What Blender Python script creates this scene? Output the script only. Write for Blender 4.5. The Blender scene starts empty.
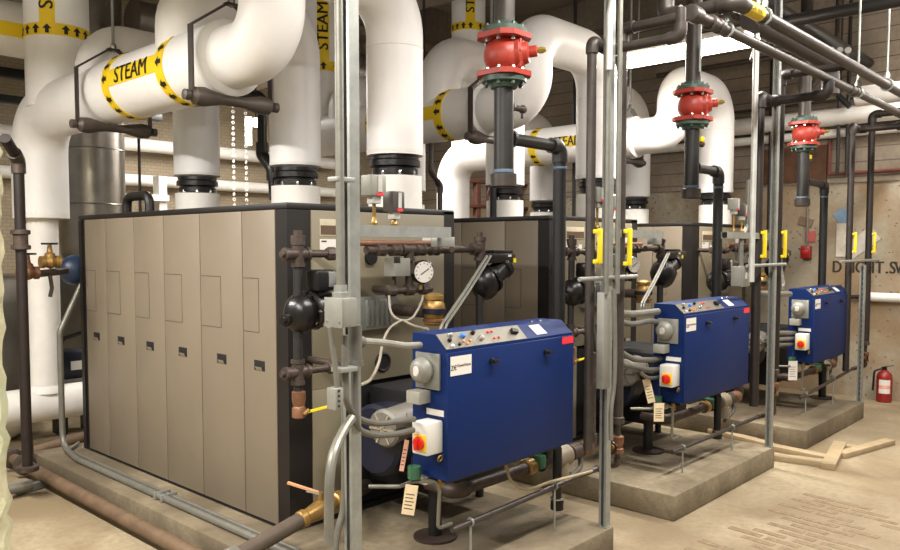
import bpy, bmesh, math, random
from mathutils import Vector, Matrix
random.seed(7)
PI = math.pi
S = bpy.context.scene
COL = S.collection

# ------------------------------------------------------------------ camera
YAW, PIT, FPX, CYP, EYE = math.radians(42.737), math.radians(-3.145), 785.5, 289.6, 1.7
_f = Vector((math.cos(YAW), math.sin(YAW), 0)); RT = Vector((math.sin(YAW), -math.cos(YAW), 0))
FW = _f*math.cos(PIT) + Vector((0, 0, math.sin(PIT)))
UP = -_f*math.sin(PIT) + Vector((0, 0, math.cos(PIT)))
EYEP = Vector((0, 0, EYE))
cd = bpy.data.cameras.new('camera'); cam = bpy.data.objects.new('camera', cd); COL.objects.link(cam)
cam.matrix_world = Matrix.Translation(EYEP) @ Matrix((RT, UP, -FW)).transposed().to_4x4()
cd.sensor_fit = 'HORIZONTAL'; cd.sensor_width = 36.0
cd.lens = FPX/900*36.0; cd.shift_y = (CYP-275)/900; cd.clip_start = .05
S.camera = cam
# ------------------------------------------------------------------ world, exposure
W = bpy.data.worlds.new('world'); S.world = W; W.use_nodes = True
W.node_tree.nodes['Background'].inputs[0].default_value = (1.0, .95, .88, 1)
W.node_tree.nodes['Background'].inputs[1].default_value = .19
S.view_settings.view_transform = 'Standard'; S.view_settings.look = 'None'
S.view_settings.exposure = 0.92; S.view_settings.gamma = 1.0; S.view_settings.use_curve_mapping = False

def area(loc, sx, sy, power, rot=(0, 0, 0), color=(1, .955, .905)):
    l = bpy.data.lights.new('tube_light', 'AREA'); l.shape = 'RECTANGLE'; l.size = sx; l.size_y = sy
    l.energy = power; l.color = color
    o = bpy.data.objects.new('tube_light', l); COL.objects.link(o); o.location = loc; o.rotation_euler = rot
    return o
# fluorescent strips of the room: (x, y, z, length along x, length along y, watts)
def strip(x, y, z, lx, ly, power):      # a bare tube batten shines down and, less, up
    area((x, y, z), lx, ly, power); area((x, y, z+.06), lx, ly, power*.35, (PI, 0, 0))
strip(.35, 4.3, 3.15, .2, 2.6, 150)
strip(.1, 1.2, 3.25, .2, 2.4, 120)
strip(3.4, 1.1, 3.75, 2.4, .2, 95)
strip(6.8, .9, 3.9, 2.4, .2, 90)
strip(8.9, .9, 3.5, .2, 2.4, 35)
area((6.2, 3.06, 3.24), .12, 1.2, 60)
area((6.6, 6.6, 3.4), 2.4, .2, 60)
area((4.6, 7.6, 3.4), .2, 1.8, 45)

def AX(px, py, X):
    d = FW*FPX + RT*(px-450) - UP*(py-CYP); return EYEP + d*(X/d.x)
def AY(px, py, Y):
    d = FW*FPX + RT*(px-450) - UP*(py-CYP); return EYEP + d*(Y/d.y)
def AZ(px, py, Z):
    d = FW*FPX + RT*(px-450) - UP*(py-CYP); return EYEP + d*((Z-EYE)/d.z)

# ------------------------------------------------------------------ materials
def lin(c):
    return tuple(((v/255)/12.92 if v/255 <= .04045 else ((v/255+.055)/1.055)**2.4) for v in c)
MC = {}
def mat(name, rgb, rough=.5, metal=0., var=.12, scale=9., bump=.0, bscale=60., dark=None, coat=0.):
    if name in MC: return MC[name]
    m = bpy.data.materials.new(name); m.use_nodes = True; nt = m.node_tree; b = nt.nodes['Principled BSDF']
    c = lin(rgb); d = lin(dark) if dark else tuple(v*(1-2*var) for v in c); e = tuple(min(1, v*(1+.5*var)) for v in c)
    tc = nt.nodes.new('ShaderNodeTexCoord'); n = nt.nodes.new('ShaderNodeTexNoise')
    n.inputs['Scale'].default_value = scale; n.inputs['Detail'].default_value = 6; n.inputs['Roughness'].default_value = .62
    nt.links.new(tc.outputs['Object'], n.inputs['Vector'])
    r = nt.nodes.new('ShaderNodeValToRGB'); r.color_ramp.elements[0].position = .3; r.color_ramp.elements[1].position = .7
    r.color_ramp.elements[0].color = (*d, 1); r.color_ramp.elements[1].color = (*e, 1)
    nt.links.new(n.outputs['Fac'], r.inputs['Fac']); nt.links.new(r.outputs['Color'], b.inputs['Base Color'])
    b.inputs['Roughness'].default_value = rough; b.inputs['Metallic'].default_value = metal
    b.inputs['Coat Weight'].default_value = coat
    if bump:
        n2 = nt.nodes.new('ShaderNodeTexNoise'); n2.inputs['Scale'].default_value = bscale; n2.inputs['Detail'].default_value = 5
        nt.links.new(tc.outputs['Object'], n2.inputs['Vector'])
        bp = nt.nodes.new('ShaderNodeBump'); bp.inputs['Strength'].default_value = bump; bp.inputs['Distance'].default_value = .01
        nt.links.new(n2.outputs['Fac'], bp.inputs['Height']); nt.links.new(bp.outputs['Normal'], b.inputs['Normal'])
    MC[name] = m; return m
def emit(name, rgb, s):
    m = bpy.data.materials.new(name); m.use_nodes = True; b = m.node_tree.nodes['Principled BSDF']
    b.inputs['Base Color'].default_value = (*lin(rgb), 1)
    b.inputs['Emission Color'].default_value = (*lin(rgb), 1); b.inputs['Emission Strength'].default_value = s
    return m
def concrete(name, rgb, dark, pits=.0, boards=0., rough=.85, scale=1.3, stain=None):
    m = mat(name, rgb, rough, 0, .1, scale, .35, 45, dark)
    nt = m.node_tree; b = nt.nodes['Principled BSDF']; tc = [n for n in nt.nodes if n.type == 'TEX_COORD'][0]
    src = b.inputs['Base Color'].links[0].from_socket
    def mul(fac_socket, col, f0=1.):
        nonlocal src
        mx = nt.nodes.new('ShaderNodeMix'); mx.data_type = 'RGBA'
        nt.links.new(fac_socket, mx.inputs['Factor']); nt.links.new(src, mx.inputs[6]); mx.inputs[7].default_value = (*lin(col), 1)
        src = mx.outputs[2]
    n = nt.nodes.new('ShaderNodeTexNoise'); n.inputs['Scale'].default_value = 22; n.inputs['Detail'].default_value = 8
    nt.links.new(tc.outputs['Object'], n.inputs['Vector'])
    r = nt.nodes.new('ShaderNodeValToRGB'); r.color_ramp.elements[0].position = .38; r.color_ramp.elements[1].position = .72
    r.color_ramp.elements[1].color = (.6, .6, .6, 1)
    nt.links.new(n.outputs['Fac'], r.inputs['Fac']); mul(r.outputs['Color'], dark)
    if pits:
        v = nt.nodes.new('ShaderNodeTexVoronoi'); v.inputs['Scale'].default_value = 13; v.inputs['Randomness'].default_value = 1
        n3 = nt.nodes.new('ShaderNodeTexNoise'); n3.inputs['Scale'].default_value = 9
        av = nt.nodes.new('ShaderNodeVectorMath'); av.operation = 'MULTIPLY_ADD'; av.inputs[1].default_value = (.12, .12, .12)
        nt.links.new(tc.outputs['Object'], n3.inputs['Vector']); nt.links.new(n3.outputs['Color'], av.inputs[0]); nt.links.new(tc.outputs['Object'], av.inputs[2])
        nt.links.new(av.outputs[0], v.inputs['Vector'])
        r = nt.nodes.new('ShaderNodeValToRGB'); r.color_ramp.elements[0].position = .12; r.color_ramp.elements[1].position = .18
        r.color_ramp.elements[0].color = (pits, pits, pits, 1); r.color_ramp.elements[1].color = (0, 0, 0, 1)
        nt.links.new(v.outputs['Distance'], r.inputs['Fac']); mul(r.outputs['Color'], (62, 50, 36))
    if stain:
        n = nt.nodes.new('ShaderNodeTexNoise'); n.inputs['Scale'].default_value = .9; n.inputs['Detail'].default_value = 7
        n.inputs['Distortion'].default_value = 1.2
        nt.links.new(tc.outputs['Object'], n.inputs['Vector'])
        r = nt.nodes.new('ShaderNodeValToRGB'); r.color_ramp.elements[0].position = .43; r.color_ramp.elements[1].position = .6
        r.color_ramp.elements[1].color = (.75, .75, .75, 1)
        nt.links.new(n.outputs['Fac'], r.inputs['Fac']); mul(r.outputs['Color'], stain)
    if boards:
        sp = nt.nodes.new('ShaderNodeSeparateXYZ'); nt.links.new(tc.outputs['Object'], sp.inputs[0])
        ma = nt.nodes.new('ShaderNodeMath'); ma.operation = 'MODULO'; ma.inputs[1].default_value = boards
        ad = nt.nodes.new('ShaderNodeMath'); ad.operation = 'ADD'; ad.inputs[1].default_value = 50
        nt.links.new(sp.outputs['X' if name == 'ceiling_concrete' else 'Z'], ad.inputs[0]); nt.links.new(ad.outputs[0], ma.inputs[0])
        lt = nt.nodes.new('ShaderNodeMath'); lt.operation = 'LESS_THAN'; lt.inputs[1].default_value = .012
        nt.links.new(ma.outputs[0], lt.inputs[0]); mul(lt.outputs[0], (96, 84, 72))
    nt.links.new(src, b.inputs['Base Color'])
    return m
def brick_mat(name, c1, c2, mortar, sc):
    m = bpy.data.materials.new(name); m.use_nodes = True; nt = m.node_tree; b = nt.nodes['Principled BSDF']
    tc = nt.nodes.new('ShaderNodeTexCoord'); mp = nt.nodes.new('ShaderNodeMapping'); br = nt.nodes.new('ShaderNodeTexBrick')
    mp.inputs['Rotation'].default_value = (PI/2, 0, 0)
    nt.links.new(tc.outputs['Object'], mp.inputs[0]); nt.links.new(mp.outputs[0], br.inputs['Vector'])
    br.inputs['Color1'].default_value = (*lin(c1), 1); br.inputs['Color2'].default_value = (*lin(c2), 1); br.inputs['Mortar'].default_value = (*lin(mortar), 1)
    br.inputs['Scale'].default_value = sc; br.inputs['Mortar Size'].default_value = .018; br.inputs['Brick Width'].default_value = .42; br.inputs['Row Height'].default_value = .2
    nt.links.new(br.outputs['Color'], b.inputs['Base Color']); b.inputs['Roughness'].default_value = .85
    bp = nt.nodes.new('ShaderNodeBump'); bp.inputs['Strength'].default_value = .4; bp.inputs['Distance'].default_value = .01; bp.invert = True
    nt.links.new(br.outputs['Fac'], bp.inputs['Height']); nt.links.new(bp.outputs['Normal'], b.inputs['Normal'])
    return m

WHITE = mat('white_insulation', (243, 240, 236), .42, 0, .035, 3, .05, 14)
WHITE2 = mat('white_canvas_jacket', (236, 232, 224), .62, 0, .06, 4, .15, 25)
TAN = mat('tan_enamel', (120, 109, 92), .48, 0, .035, 2.5, .06, 400)
TANF = mat('olive_tan_enamel', (128, 119, 97), .5, 0, .04, 2.5)
BLACK = mat('black_enamel', (24, 19, 16), .5, 0, .15, 6)
DEEP = mat('black_and_hole_shade', (11, 10, 9), .8, 0, .1, 5)  # plain black parts; also paints the shade inside strut slots and burner opening
BLUE = mat('blue_enamel', (2, 32, 84), .55, 0, .07, 30, .05, 300)
BLUE.node_tree.nodes['Principled BSDF'].inputs['Specular IOR Level'].default_value = .25
BLUED = mat('dark_blue_enamel', (7, 15, 38), .45, 0, .1, 8)
GALV = mat('galvanised_steel', (158, 160, 154), .42, .55, .1, 18)
GALVD = mat('strut_slot_dark', (52, 56, 56), .6, .3)
COND = mat('grey_conduit', (128, 126, 116), .42, .45, .1, 15)
FLEX = mat('grey_flexible_conduit', (100, 98, 90), .55, .1, .1, 15)
BOXG = mat('grey_box_paint', (138, 137, 128), .5, .2, .08, 12)
IRON = mat('black_iron_pipe', (72, 65, 60), .42, .35, .16, 14)
DIRON = mat('dark_painted_pipe', (40, 38, 36), .42, .1, .15, 12)
BPIPE = mat('matte_black_pipe', (17, 16, 16), .5, 0, .15, 12)
BROWNP = mat('brown_iron_pipe', (40, 31, 27), .5, .15, .15, 12)
RUST = mat('rusty_fitting', (80, 68, 60), .5, .35, .25, 25)
CASTB = mat('black_cast_iron', (24, 21, 20), .3, .1, .12, 20, .1, 80)
RED = mat('red_valve_paint', (166, 56, 40), .42, 0, .13, 16, .06, 60)
GREEN = mat('dark_green_flange', (66, 86, 74), .4, .1, .12, 20)
GREENV = mat('green_valve_paint', (58, 108, 78), .5)
BRASS = mat('brass', (158, 124, 68), .4, .55, .15, 20)
COPPER = mat('copper', (126, 88, 62), .5, .4, .2, 20)
YEL = mat('yellow_label', (240, 204, 22), .5, 0, .03, 5)
YELP = mat('yellow_plastic', (236, 210, 30), .45, 0, .05, 5)
INK = mat('black_ink', (32, 24, 14), .6, 0, .05)
PAPER = mat('white_paper', (214, 209, 200), .7, 0, .03)
MANILA = mat('manila_tag_card', (226, 206, 168), .75, 0, .06, 20)
STEEL = mat('bright_steel', (205, 205, 200), .25, .9, .08, 20)
STAIN = mat('stainless_jacket', (150, 144, 134), .3, .85, .15, 4)
WPLAS = mat('white_plastic', (206, 203, 194), .4, 0, .02)
REDP = mat('red_plastic', (206, 34, 24), .35, 0, .05)
REDL = mat('red_label', (220, 50, 60), .5, 0, .03)
ORANGE = mat('orange_lens', (220, 130, 50), .4, 0, .05)
BLUEL = mat('blue_lens', (60, 120, 210), .3, 0, .05)
WOOD = mat('raw_pine', (170, 150, 116), .7, 0, .12, 7)
FLOORM = concrete('floor_concrete', (168, 154, 126), (128, 113, 87), 0, 0, .75, .9, stain=(126, 108, 80))
PADM = concrete('pad_concrete', (146, 133, 108), (104, 92, 71), 0, 0, .8, 2.2, stain=(86, 74, 56))
WALLM = concrete('wall_concrete', (172, 163, 143), (142, 131, 110), .85, 0, .85, 1.4, stain=(140, 112, 78))
CEILM = concrete('ceiling_concrete', (126, 113, 98), (92, 82, 71), 0, .2, .9, 1.2)
UPWM = concrete('upper_wall_concrete', (158, 144, 126), (124, 112, 97), 0, .16, .9, 1.2)
COLM = concrete('column_plaster', (190, 184, 152), (150, 144, 112), .4, 0, .85, 5, stain=(176, 182, 150))
BRICKW = brick_mat('painted_brick', (164, 150, 126), (156, 141, 117), (140, 126, 104), 5)
BRICKF = mat('brick_paver', (140, 120, 92), .8, 0, .2, 25)
EMIT = emit('fluorescent_glow', (255, 244, 226), 14)
EMITS = emit('lamp_glow', (255, 246, 230), 9)

# ------------------------------------------------------------------ mesh helpers
def vv(p): return Vector(p)
def frame(d):
    d = vv(d).normalized(); ref = Vector((0, 0, 1)) if abs(d.z) < .9 else Vector((1, 0, 0))
    a = ref.cross(d).normalized(); b = d.cross(a).normalized(); return a, b, d
class MB:
    def __init__(s): s.bm = bmesh.new()
    def box(s, a, b, bev=0.):
        a, b = vv(a), vv(b); lo = Vector(map(min, a, b)); hi = Vector(map(max, a, b)); c = (lo+hi)/2; sz = hi-lo
        r = bmesh.ops.create_cube(s.bm, size=1.); vs = r['verts']
        for v in vs: v.co = Vector((v.co.x*sz.x, v.co.y*sz.y, v.co.z*sz.z)) + c
        if bev:
            es = list({e for v in vs for e in v.link_edges})
            bmesh.ops.bevel(s.bm, geom=es, offset=min(bev, .45*min(sz)), segments=2, affect='EDGES', profile=.5)
        return s
    def bar(s, p, q, w, h, upv=(0, 0, 1), bev=0.):
        p, q = vv(p), vv(q); d = (q-p); L = d.length; d.normalize(); a = vv(upv).cross(d)
        if a.length < 1e-4: a = Vector((1, 0, 0)).cross(d)
        a.normalize(); u = d.cross(a)
        n0 = len(s.bm.verts); s.box((-w/2, -h/2, 0), (w/2, h/2, L), bev); s.bm.verts.ensure_lookup_table()
        M = Matrix((a, u, d)).transposed()
        for v in s.bm.verts[n0:]: v.co = M @ v.co + p
        return s
    def rings(s, rings, cap=True, closed=False):
        bm = s.bm; R = [[bm.verts.new(p) for p in r] for r in rings]; n = len(R[0])
        pairs = list(zip(R, R[1:])) + ([(R[-1], R[0])] if closed else [])
        for A, B in pairs:
            for i in range(n): bm.faces.new((A[i], A[(i+1) % n], B[(i+1) % n], B[i]))
        if cap and not closed:
            bm.faces.new(R[0][::-1]); bm.faces.new(R[-1])
        return s
    def lathe(s, o, d, prof, seg=24, cap=True):      # prof: (radius, distance along d)
        a, b, d = frame(d); o = vv(o)
        s.rings([[o + d*t + a*(max(r, 1e-4)*math.cos(2*PI*i/seg)) + b*(max(r, 1e-4)*math.sin(2*PI*i/seg)) for i in range(seg)] for r, t in prof], cap)
        return s
    def cyl(s, p, q, r, seg=16, bev=0.):
        p, q = vv(p), vv(q); L = (q-p).length
        pr = [(r, 0), (r, L)] if not bev else [(r-bev, 0), (r, bev), (r, L-bev), (r-bev, L)]
        return s.lathe(p, q-p, pr, seg)
    def tube(s, pts, r, bend=0., seg=14, n=7):
        pts = [vv(p) for p in pts]; path = [pts[0]]
        for i in range(1, len(pts)-1):
            A, B, C = pts[i-1], pts[i], pts[i+1]; u = (A-B); w = (C-B); lu, lw = u.length, w.length; u.normalize(); w.normalize()
            th = math.acos(max(-1, min(1, u.dot(w))))
            if not bend or abs(th-PI) < .03: path.append(B); continue
            bd = bend[i-1] if isinstance(bend, (list, tuple)) else bend
            t = min(bd/math.tan(th/2), lu*.499, lw*.499); R = t*math.tan(th/2)
            c = B + (u+w).normalized()*(R/math.sin(th/2)); s0 = B+u*t-c; s1 = B+w*t-c; ax = s0.cross(s1).normalized(); ang = s0.angle(s1)
            for k in range(n+1): path.append(c + Matrix.Rotation(ang*k/n, 3, ax) @ s0)
        path.append(pts[-1])
        P = [path[0]]
        for p in path[1:]:
            if (p-P[-1]).length > 1e-5: P.append(p)
        T = [(P[1]-P[0]).normalized()] + [((P[i+1]-P[i]).normalized()+(P[i]-P[i-1]).normalized()).normalized() for i in range(1, len(P)-1)] + [(P[-1]-P[-2]).normalized()]
        a = frame(T[0])[0]; R = []
        for i, p in enumerate(P):
            a = (a - T[i]*a.dot(T[i])).normalized(); b = T[i].cross(a); k = 1.
            if 0 < i < len(P)-1:
                k = 1/max(.5, math.cos((P[i+1]-P[i]).angle(P[i]-P[i-1])/2))if not bend else 1.
            R.append([p + (a*math.cos(2*PI*j/seg)+b*math.sin(2*PI*j/seg))*r*k for j in range(seg)])
        return s.rings(R)
    def ball(s, c, r, sc=(1, 1, 1), seg=16):
        n0 = len(s.bm.verts); bmesh.ops.create_uvsphere(s.bm, u_segments=seg, v_segments=seg//2+2, radius=r); s.bm.verts.ensure_lookup_table()
        for v in s.bm.verts[n0:]: v.co = Vector((v.co.x*sc[0], v.co.y*sc[1], v.co.z*sc[2])) + vv(c)
        return s
    def prism(s, poly, ext):
        ext = vv(ext); A = [s.bm.verts.new(vv(p)) for p in poly]; B = [s.bm.verts.new(vv(p)+ext) for p in poly]; n = len(A)
        s.bm.faces.new(A[::-1]); s.bm.faces.new(B)
        for i in range(n): s.bm.faces.new((A[i], A[(i+1) % n], B[(i+1) % n], B[i]))
        return s
    def torus(s, c, d, R, r, seg=20, ms=8):
        a, b, d = frame(d); c = vv(c)
        return s.rings([[c + (a*math.cos(t)+b*math.sin(t))*(R+r*math.cos(2*PI*j/ms)) + d*r*math.sin(2*PI*j/ms) for j in range(ms)] for t in [2*PI*i/seg for i in range(seg)]], closed=True)
    def build(s, name, m, parent=None, label=None):
        bm = s.bm; bmesh.ops.recalc_face_normals(bm, faces=bm.faces[:])
        root = parent
        while root is not None and root.parent is not None: root = root.parent
        if root is not None:
            off = root.location
            for v in bm.verts: v.co -= off
        for f in bm.faces: f.smooth = True
        for e in bm.edges:
            if len(e.link_faces) == 2 and e.calc_face_angle(0) > .6: e.smooth = False
        me = bpy.data.meshes.new(name); bm.to_mesh(me); bm.free(); me.materials.append(m)
        o = bpy.data.objects.new(name, me); COL.objects.link(o); o.parent = parent
        if label: o['label'] = label
        return o
def tag(o, label, cat, group=None):
    o['label'] = label; o['category'] = cat
    if group: o['group'] = group
    return o
def thing(name, label, cat, loc, group=None):
    o = bpy.data.objects.new(name, None); COL.objects.link(o); o.location = vv(loc); o.empty_display_size = .1
    return tag(o, label, cat, group)
def struct(name, mb, m):
    o = mb.build(name, m); o['kind'] = 'structure'; return o
def solo(name, mb, m, label, cat, group=None):
    return tag(mb.build(name, m), label, cat, group)
def text_mesh(body, size, bold=.022):
    cu = bpy.data.curves.new('t', 'FONT'); cu.body = body; cu.size = size; cu.align_x = 'CENTER'; cu.align_y = 'CENTER'; cu.resolution_u = 3
    o = bpy.data.objects.new('t', cu); COL.objects.link(o); dg = bpy.context.evaluated_depsgraph_get()
    me = bpy.data.meshes.new_from_object(o.evaluated_get(dg)); bpy.data.objects.remove(o); bpy.data.curves.remove(cu)
    bm = bmesh.new()
    for k in ((-1, 0), (1, 0)) if bold else ((0, 0),):
        n0 = len(bm.verts); bm.from_mesh(me); bm.verts.ensure_lookup_table()
        for v in bm.verts[n0:]: v.co.x += k[0]*bold*size; v.co.z += .0002*k[0]
    bpy.data.meshes.remove(me); return bm
def flat_text(body, size, c, xd, yd, m, parent, name='lettering', lift=.0015):
    mb = MB(); mb.bm.free(); mb.bm = text_mesh(body, size); xd, yd = vv(xd).normalized(), vv(yd).normalized(); n = xd.cross(yd)
    for v in mb.bm.verts: v.co = vv(c) + xd*v.co.x + yd*v.co.y + n*lift
    return mb.build(name, m, parent)
def wrapped(bm, O, a, e1, r, s0=0., t0=0.):
    a = vv(a).normalized(); e1 = vv(e1).normalized(); e2 = e1.cross(a)
    for v in bm.verts:
        s_, t_ = v.co.x+s0, v.co.y+t0; v.co = vv(O) + a*s_ + (e1*math.cos(t_/r)+e2*math.sin(t_/r))*r
def cuts(bm, step):
    ys = [v.co.y for v in bm.verts]; y = math.floor(min(ys)/step)*step+step
    while y < max(ys):
        bmesh.ops.bisect_plane(bm, geom=bm.verts[:]+bm.edges[:]+bm.faces[:], plane_co=(0, y, 0), plane_no=(0, 1, 0)); y += step
def steam_label(parent, O, a, e1, r, L, bands, textoff, size, arrowdir, stripe=.115, xs=1.):
    """yellow STEAM marker wrapped round a pipe: stripe along the pipe, a ring of arrows at each given place"""
    e1 = vv(e1)
    mb = MB(); bm = mb.bm; N = 8
    def grid(rr, flip):
        return [[bm.verts.new((s_, -stripe/2+stripe*i/N, 0)) for i in range(N+1)] for s_ in (0, L)]
    g = grid(r, 0)
    for i in range(N): bm.faces.new((g[0][i], g[1][i], g[1][i+1], g[0][i+1]))
    wrapped(bm, O, a, e1, r+.003)
    lab = mb.build('steam_label', YEL, parent)
    mb = MB(); mb.bm.free(); mb.bm = text_mesh('STEAM', size); cuts(mb.bm, .012)
    for v in mb.bm.verts: v.co.x = v.co.x*xs + textoff
    wrapped(mb.bm, O, a, e1, r+.006); mb.build('lettering', INK, lab)
    for s_ in bands:
        w = .09
        mb = MB(); mb.lathe(vv(O)+vv(a).normalized()*(s_-w/2), a, [(r, 0), (r+.005, .0), (r+.005, w), (r, w)], 48, cap=False); rb = mb.build('arrow_band', YEL, parent)
        mb = MB(); bm = mb.bm; n = int(2*PI*r/.085)
        for k in range(n):
            t0 = k*2*PI*r/n; q = arrowdir
            pts = [(-.034, -.014), (.0, -.014), (.0, -.034), (.035, 0), (.0, .034), (.0, .014), (-.034, .014)]
            V = [bm.verts.new((s_+q*x, t0+y, 0)) for x, y in pts]
            bm.faces.new((V[0], V[1], V[5], V[6])); bm.faces.new((V[2], V[3], V[4], V[5], V[1]))
        wrapped(bm, O, a, e1, r+.0075); mb.build('arrow_print', INK, rb)
def bolts(parent, c, d, R, n, r=.011, L=.02, m=STEEL, ph=0.):
    a, b, d = frame(d)
    for k in range(n):
        t = 2*PI*(k+ph)/n; p = vv(c)+(a*math.cos(t)+b*math.sin(t))*R
        MB().lathe(p-d*L/2, d, [(r, 0), (r, L*.7), (r*.6, L)], 6).build('bolt', m, parent)
def elbow_fit(parent, p0, p1, p2, r, m):
    """thick pipe elbow fitting sleeved over a corner"""
    p0, p1, p2 = vv(p0), vv(p1), vv(p2); u = (p0-p1).normalized(); w = (p2-p1).normalized()
    mb = MB(); mb.tube([p1+u*r*2.6, p1, p1+w*r*2.6], r*1.3, r*1.5, 12, 5); e = mb.build('elbow_fitting', m, parent)
    for q in (u, w):
        pass
    return e
def iron_pipe(parent, pts, r, m=IRON, fm=None, name='pipe', bend=None, fit=True):
    mb = MB(); mb.tube(pts, r, bend or r*1.5, 12, 5); o = mb.build(name, m, parent)
    if fit:
        for i in range(1, len(pts)-1): elbow_fit(o, pts[i-1], pts[i], pts[i+1], r, fm or m)
    return o
def tee_fit(parent, c, d1, d2, r, m, name='tee_fitting'):
    c = vv(c); d1 = vv(d1).normalized(); d2 = vv(d2).normalized(); L = r*2.7
    mb = MB(); mb.lathe(c-d1*L, d1, [(r*1.5, 0), (r*1.5, r*.8), (r*1.28, r*.85), (r*1.28, 2*L-r*.85), (r*1.5, 2*L-r*.8), (r*1.5, 2*L)], 14)
    mb.lathe(c, d2, [(r*1.28, 0), (r*1.28, L-r*.8), (r*1.5, L-r*.75), (r*1.5, L)], 14)
    return mb.build(name, m, parent)

# ================================================================== the room
ZC = 4.9
struct('floor', MB().box((-3, -2.5, -.1), (9.9, 10, 0)), FLOORM)
struct('ceiling', MB().box((-3, -2.5, ZC), (9.9, 10, ZC+.15)), CEILM)
WX = 9.62
struct('wall_right', MB().box((WX, -2.5, 0), (WX+.25, 10, 2.42)), WALLM)
struct('trim_1', MB().box((WX-.02, -2.5, 2.42), (WX+.25, 10, ZC)), UPWM)
struct('wall_back', MB().box((-3, 9.5, 0), (9.9, 9.75, ZC)), BRICKW)
for i, x in enumerate((1.2, 3.9, 6.6, 9.0)):
    struct('trim_%d' % (i+2), MB().box((x-.14, -2.5, ZC-.4), (x+.14, 10, ZC), .01), CEILM)
for i, y in enumerate((7.6,)):
    struct('trim_%d' % (i+7), MB().box((-3, y-.15, ZC-.5), (9.9, y+.15, ZC), .01), CEILM)
# left foreground plaster column with a ragged edge
mb = MB(); rr = []
prof = [(.2, 2.74), (.85, 2.72), (.88, 2.75), (.883, 3.2), (.2, 3.2)]
for k in range(124):
    z = k*.04; j = random.uniform(-.022, .006); rr.append([(x+(j if x > .8 else 0), y+(j*.5 if y < 2.8 else 0), z) for x, y in prof])
mb.rings(rr); struct('wall_left', mb, COLM)
# housekeeping pads
PADX = [(2.14, 3.73), (4.44, 6.085), (6.79, 8.44)]
PADN = ['nearest boiler', 'middle boiler', 'farthest boiler']
for (x0, x1), n in zip(PADX, PADN):
    mb = MB(); mb.box((x0, 2.215, 0), (x1, 6.25, .163), .012)
    solo('concrete_pad', mb, PADM, f'raised concrete housekeeping pad under the {n}', 'pad', 'concrete pads under the boilers')
# old brick courses showing through the floor
BP0, BP1 = AZ(672, 550, 0), AZ(800, 492, 0)
mb = MB(); n = 0
dirb = (AZ(850, 497, 0)-AZ(800, 492, 0)).normalized(); dirl = (BP1-BP0); LL = dirl.length; dirl.normalize(); perp = Vector((-dirl.y, dirl.x, 0))
if perp.dot(RT) < 0: perp = -perp
bk = MB()
for i in range(int(LL/.082)+16):
    c0 = BP0 + dirl*(i-15)*.082
    for j in range(3):
        st = (.12 if i % 2 else 0)
        if random.random() < .12 or (j == 2 and random.random() < .45): continue
        p = c0 + perp*(.03 + st + j*.235 + random.uniform(-.01, .01)) + Vector((0, 0, -.0005)); q = p + perp*random.uniform(.19, .225)
        bk.bar(p, q, .005, random.uniform(.046, .056), dirl, 0)
solo('brick_paving_strip', bk, BRICKF, 'worn strip of brick paving showing through the concrete floor beside the middle pad', 'brick paving')

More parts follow.
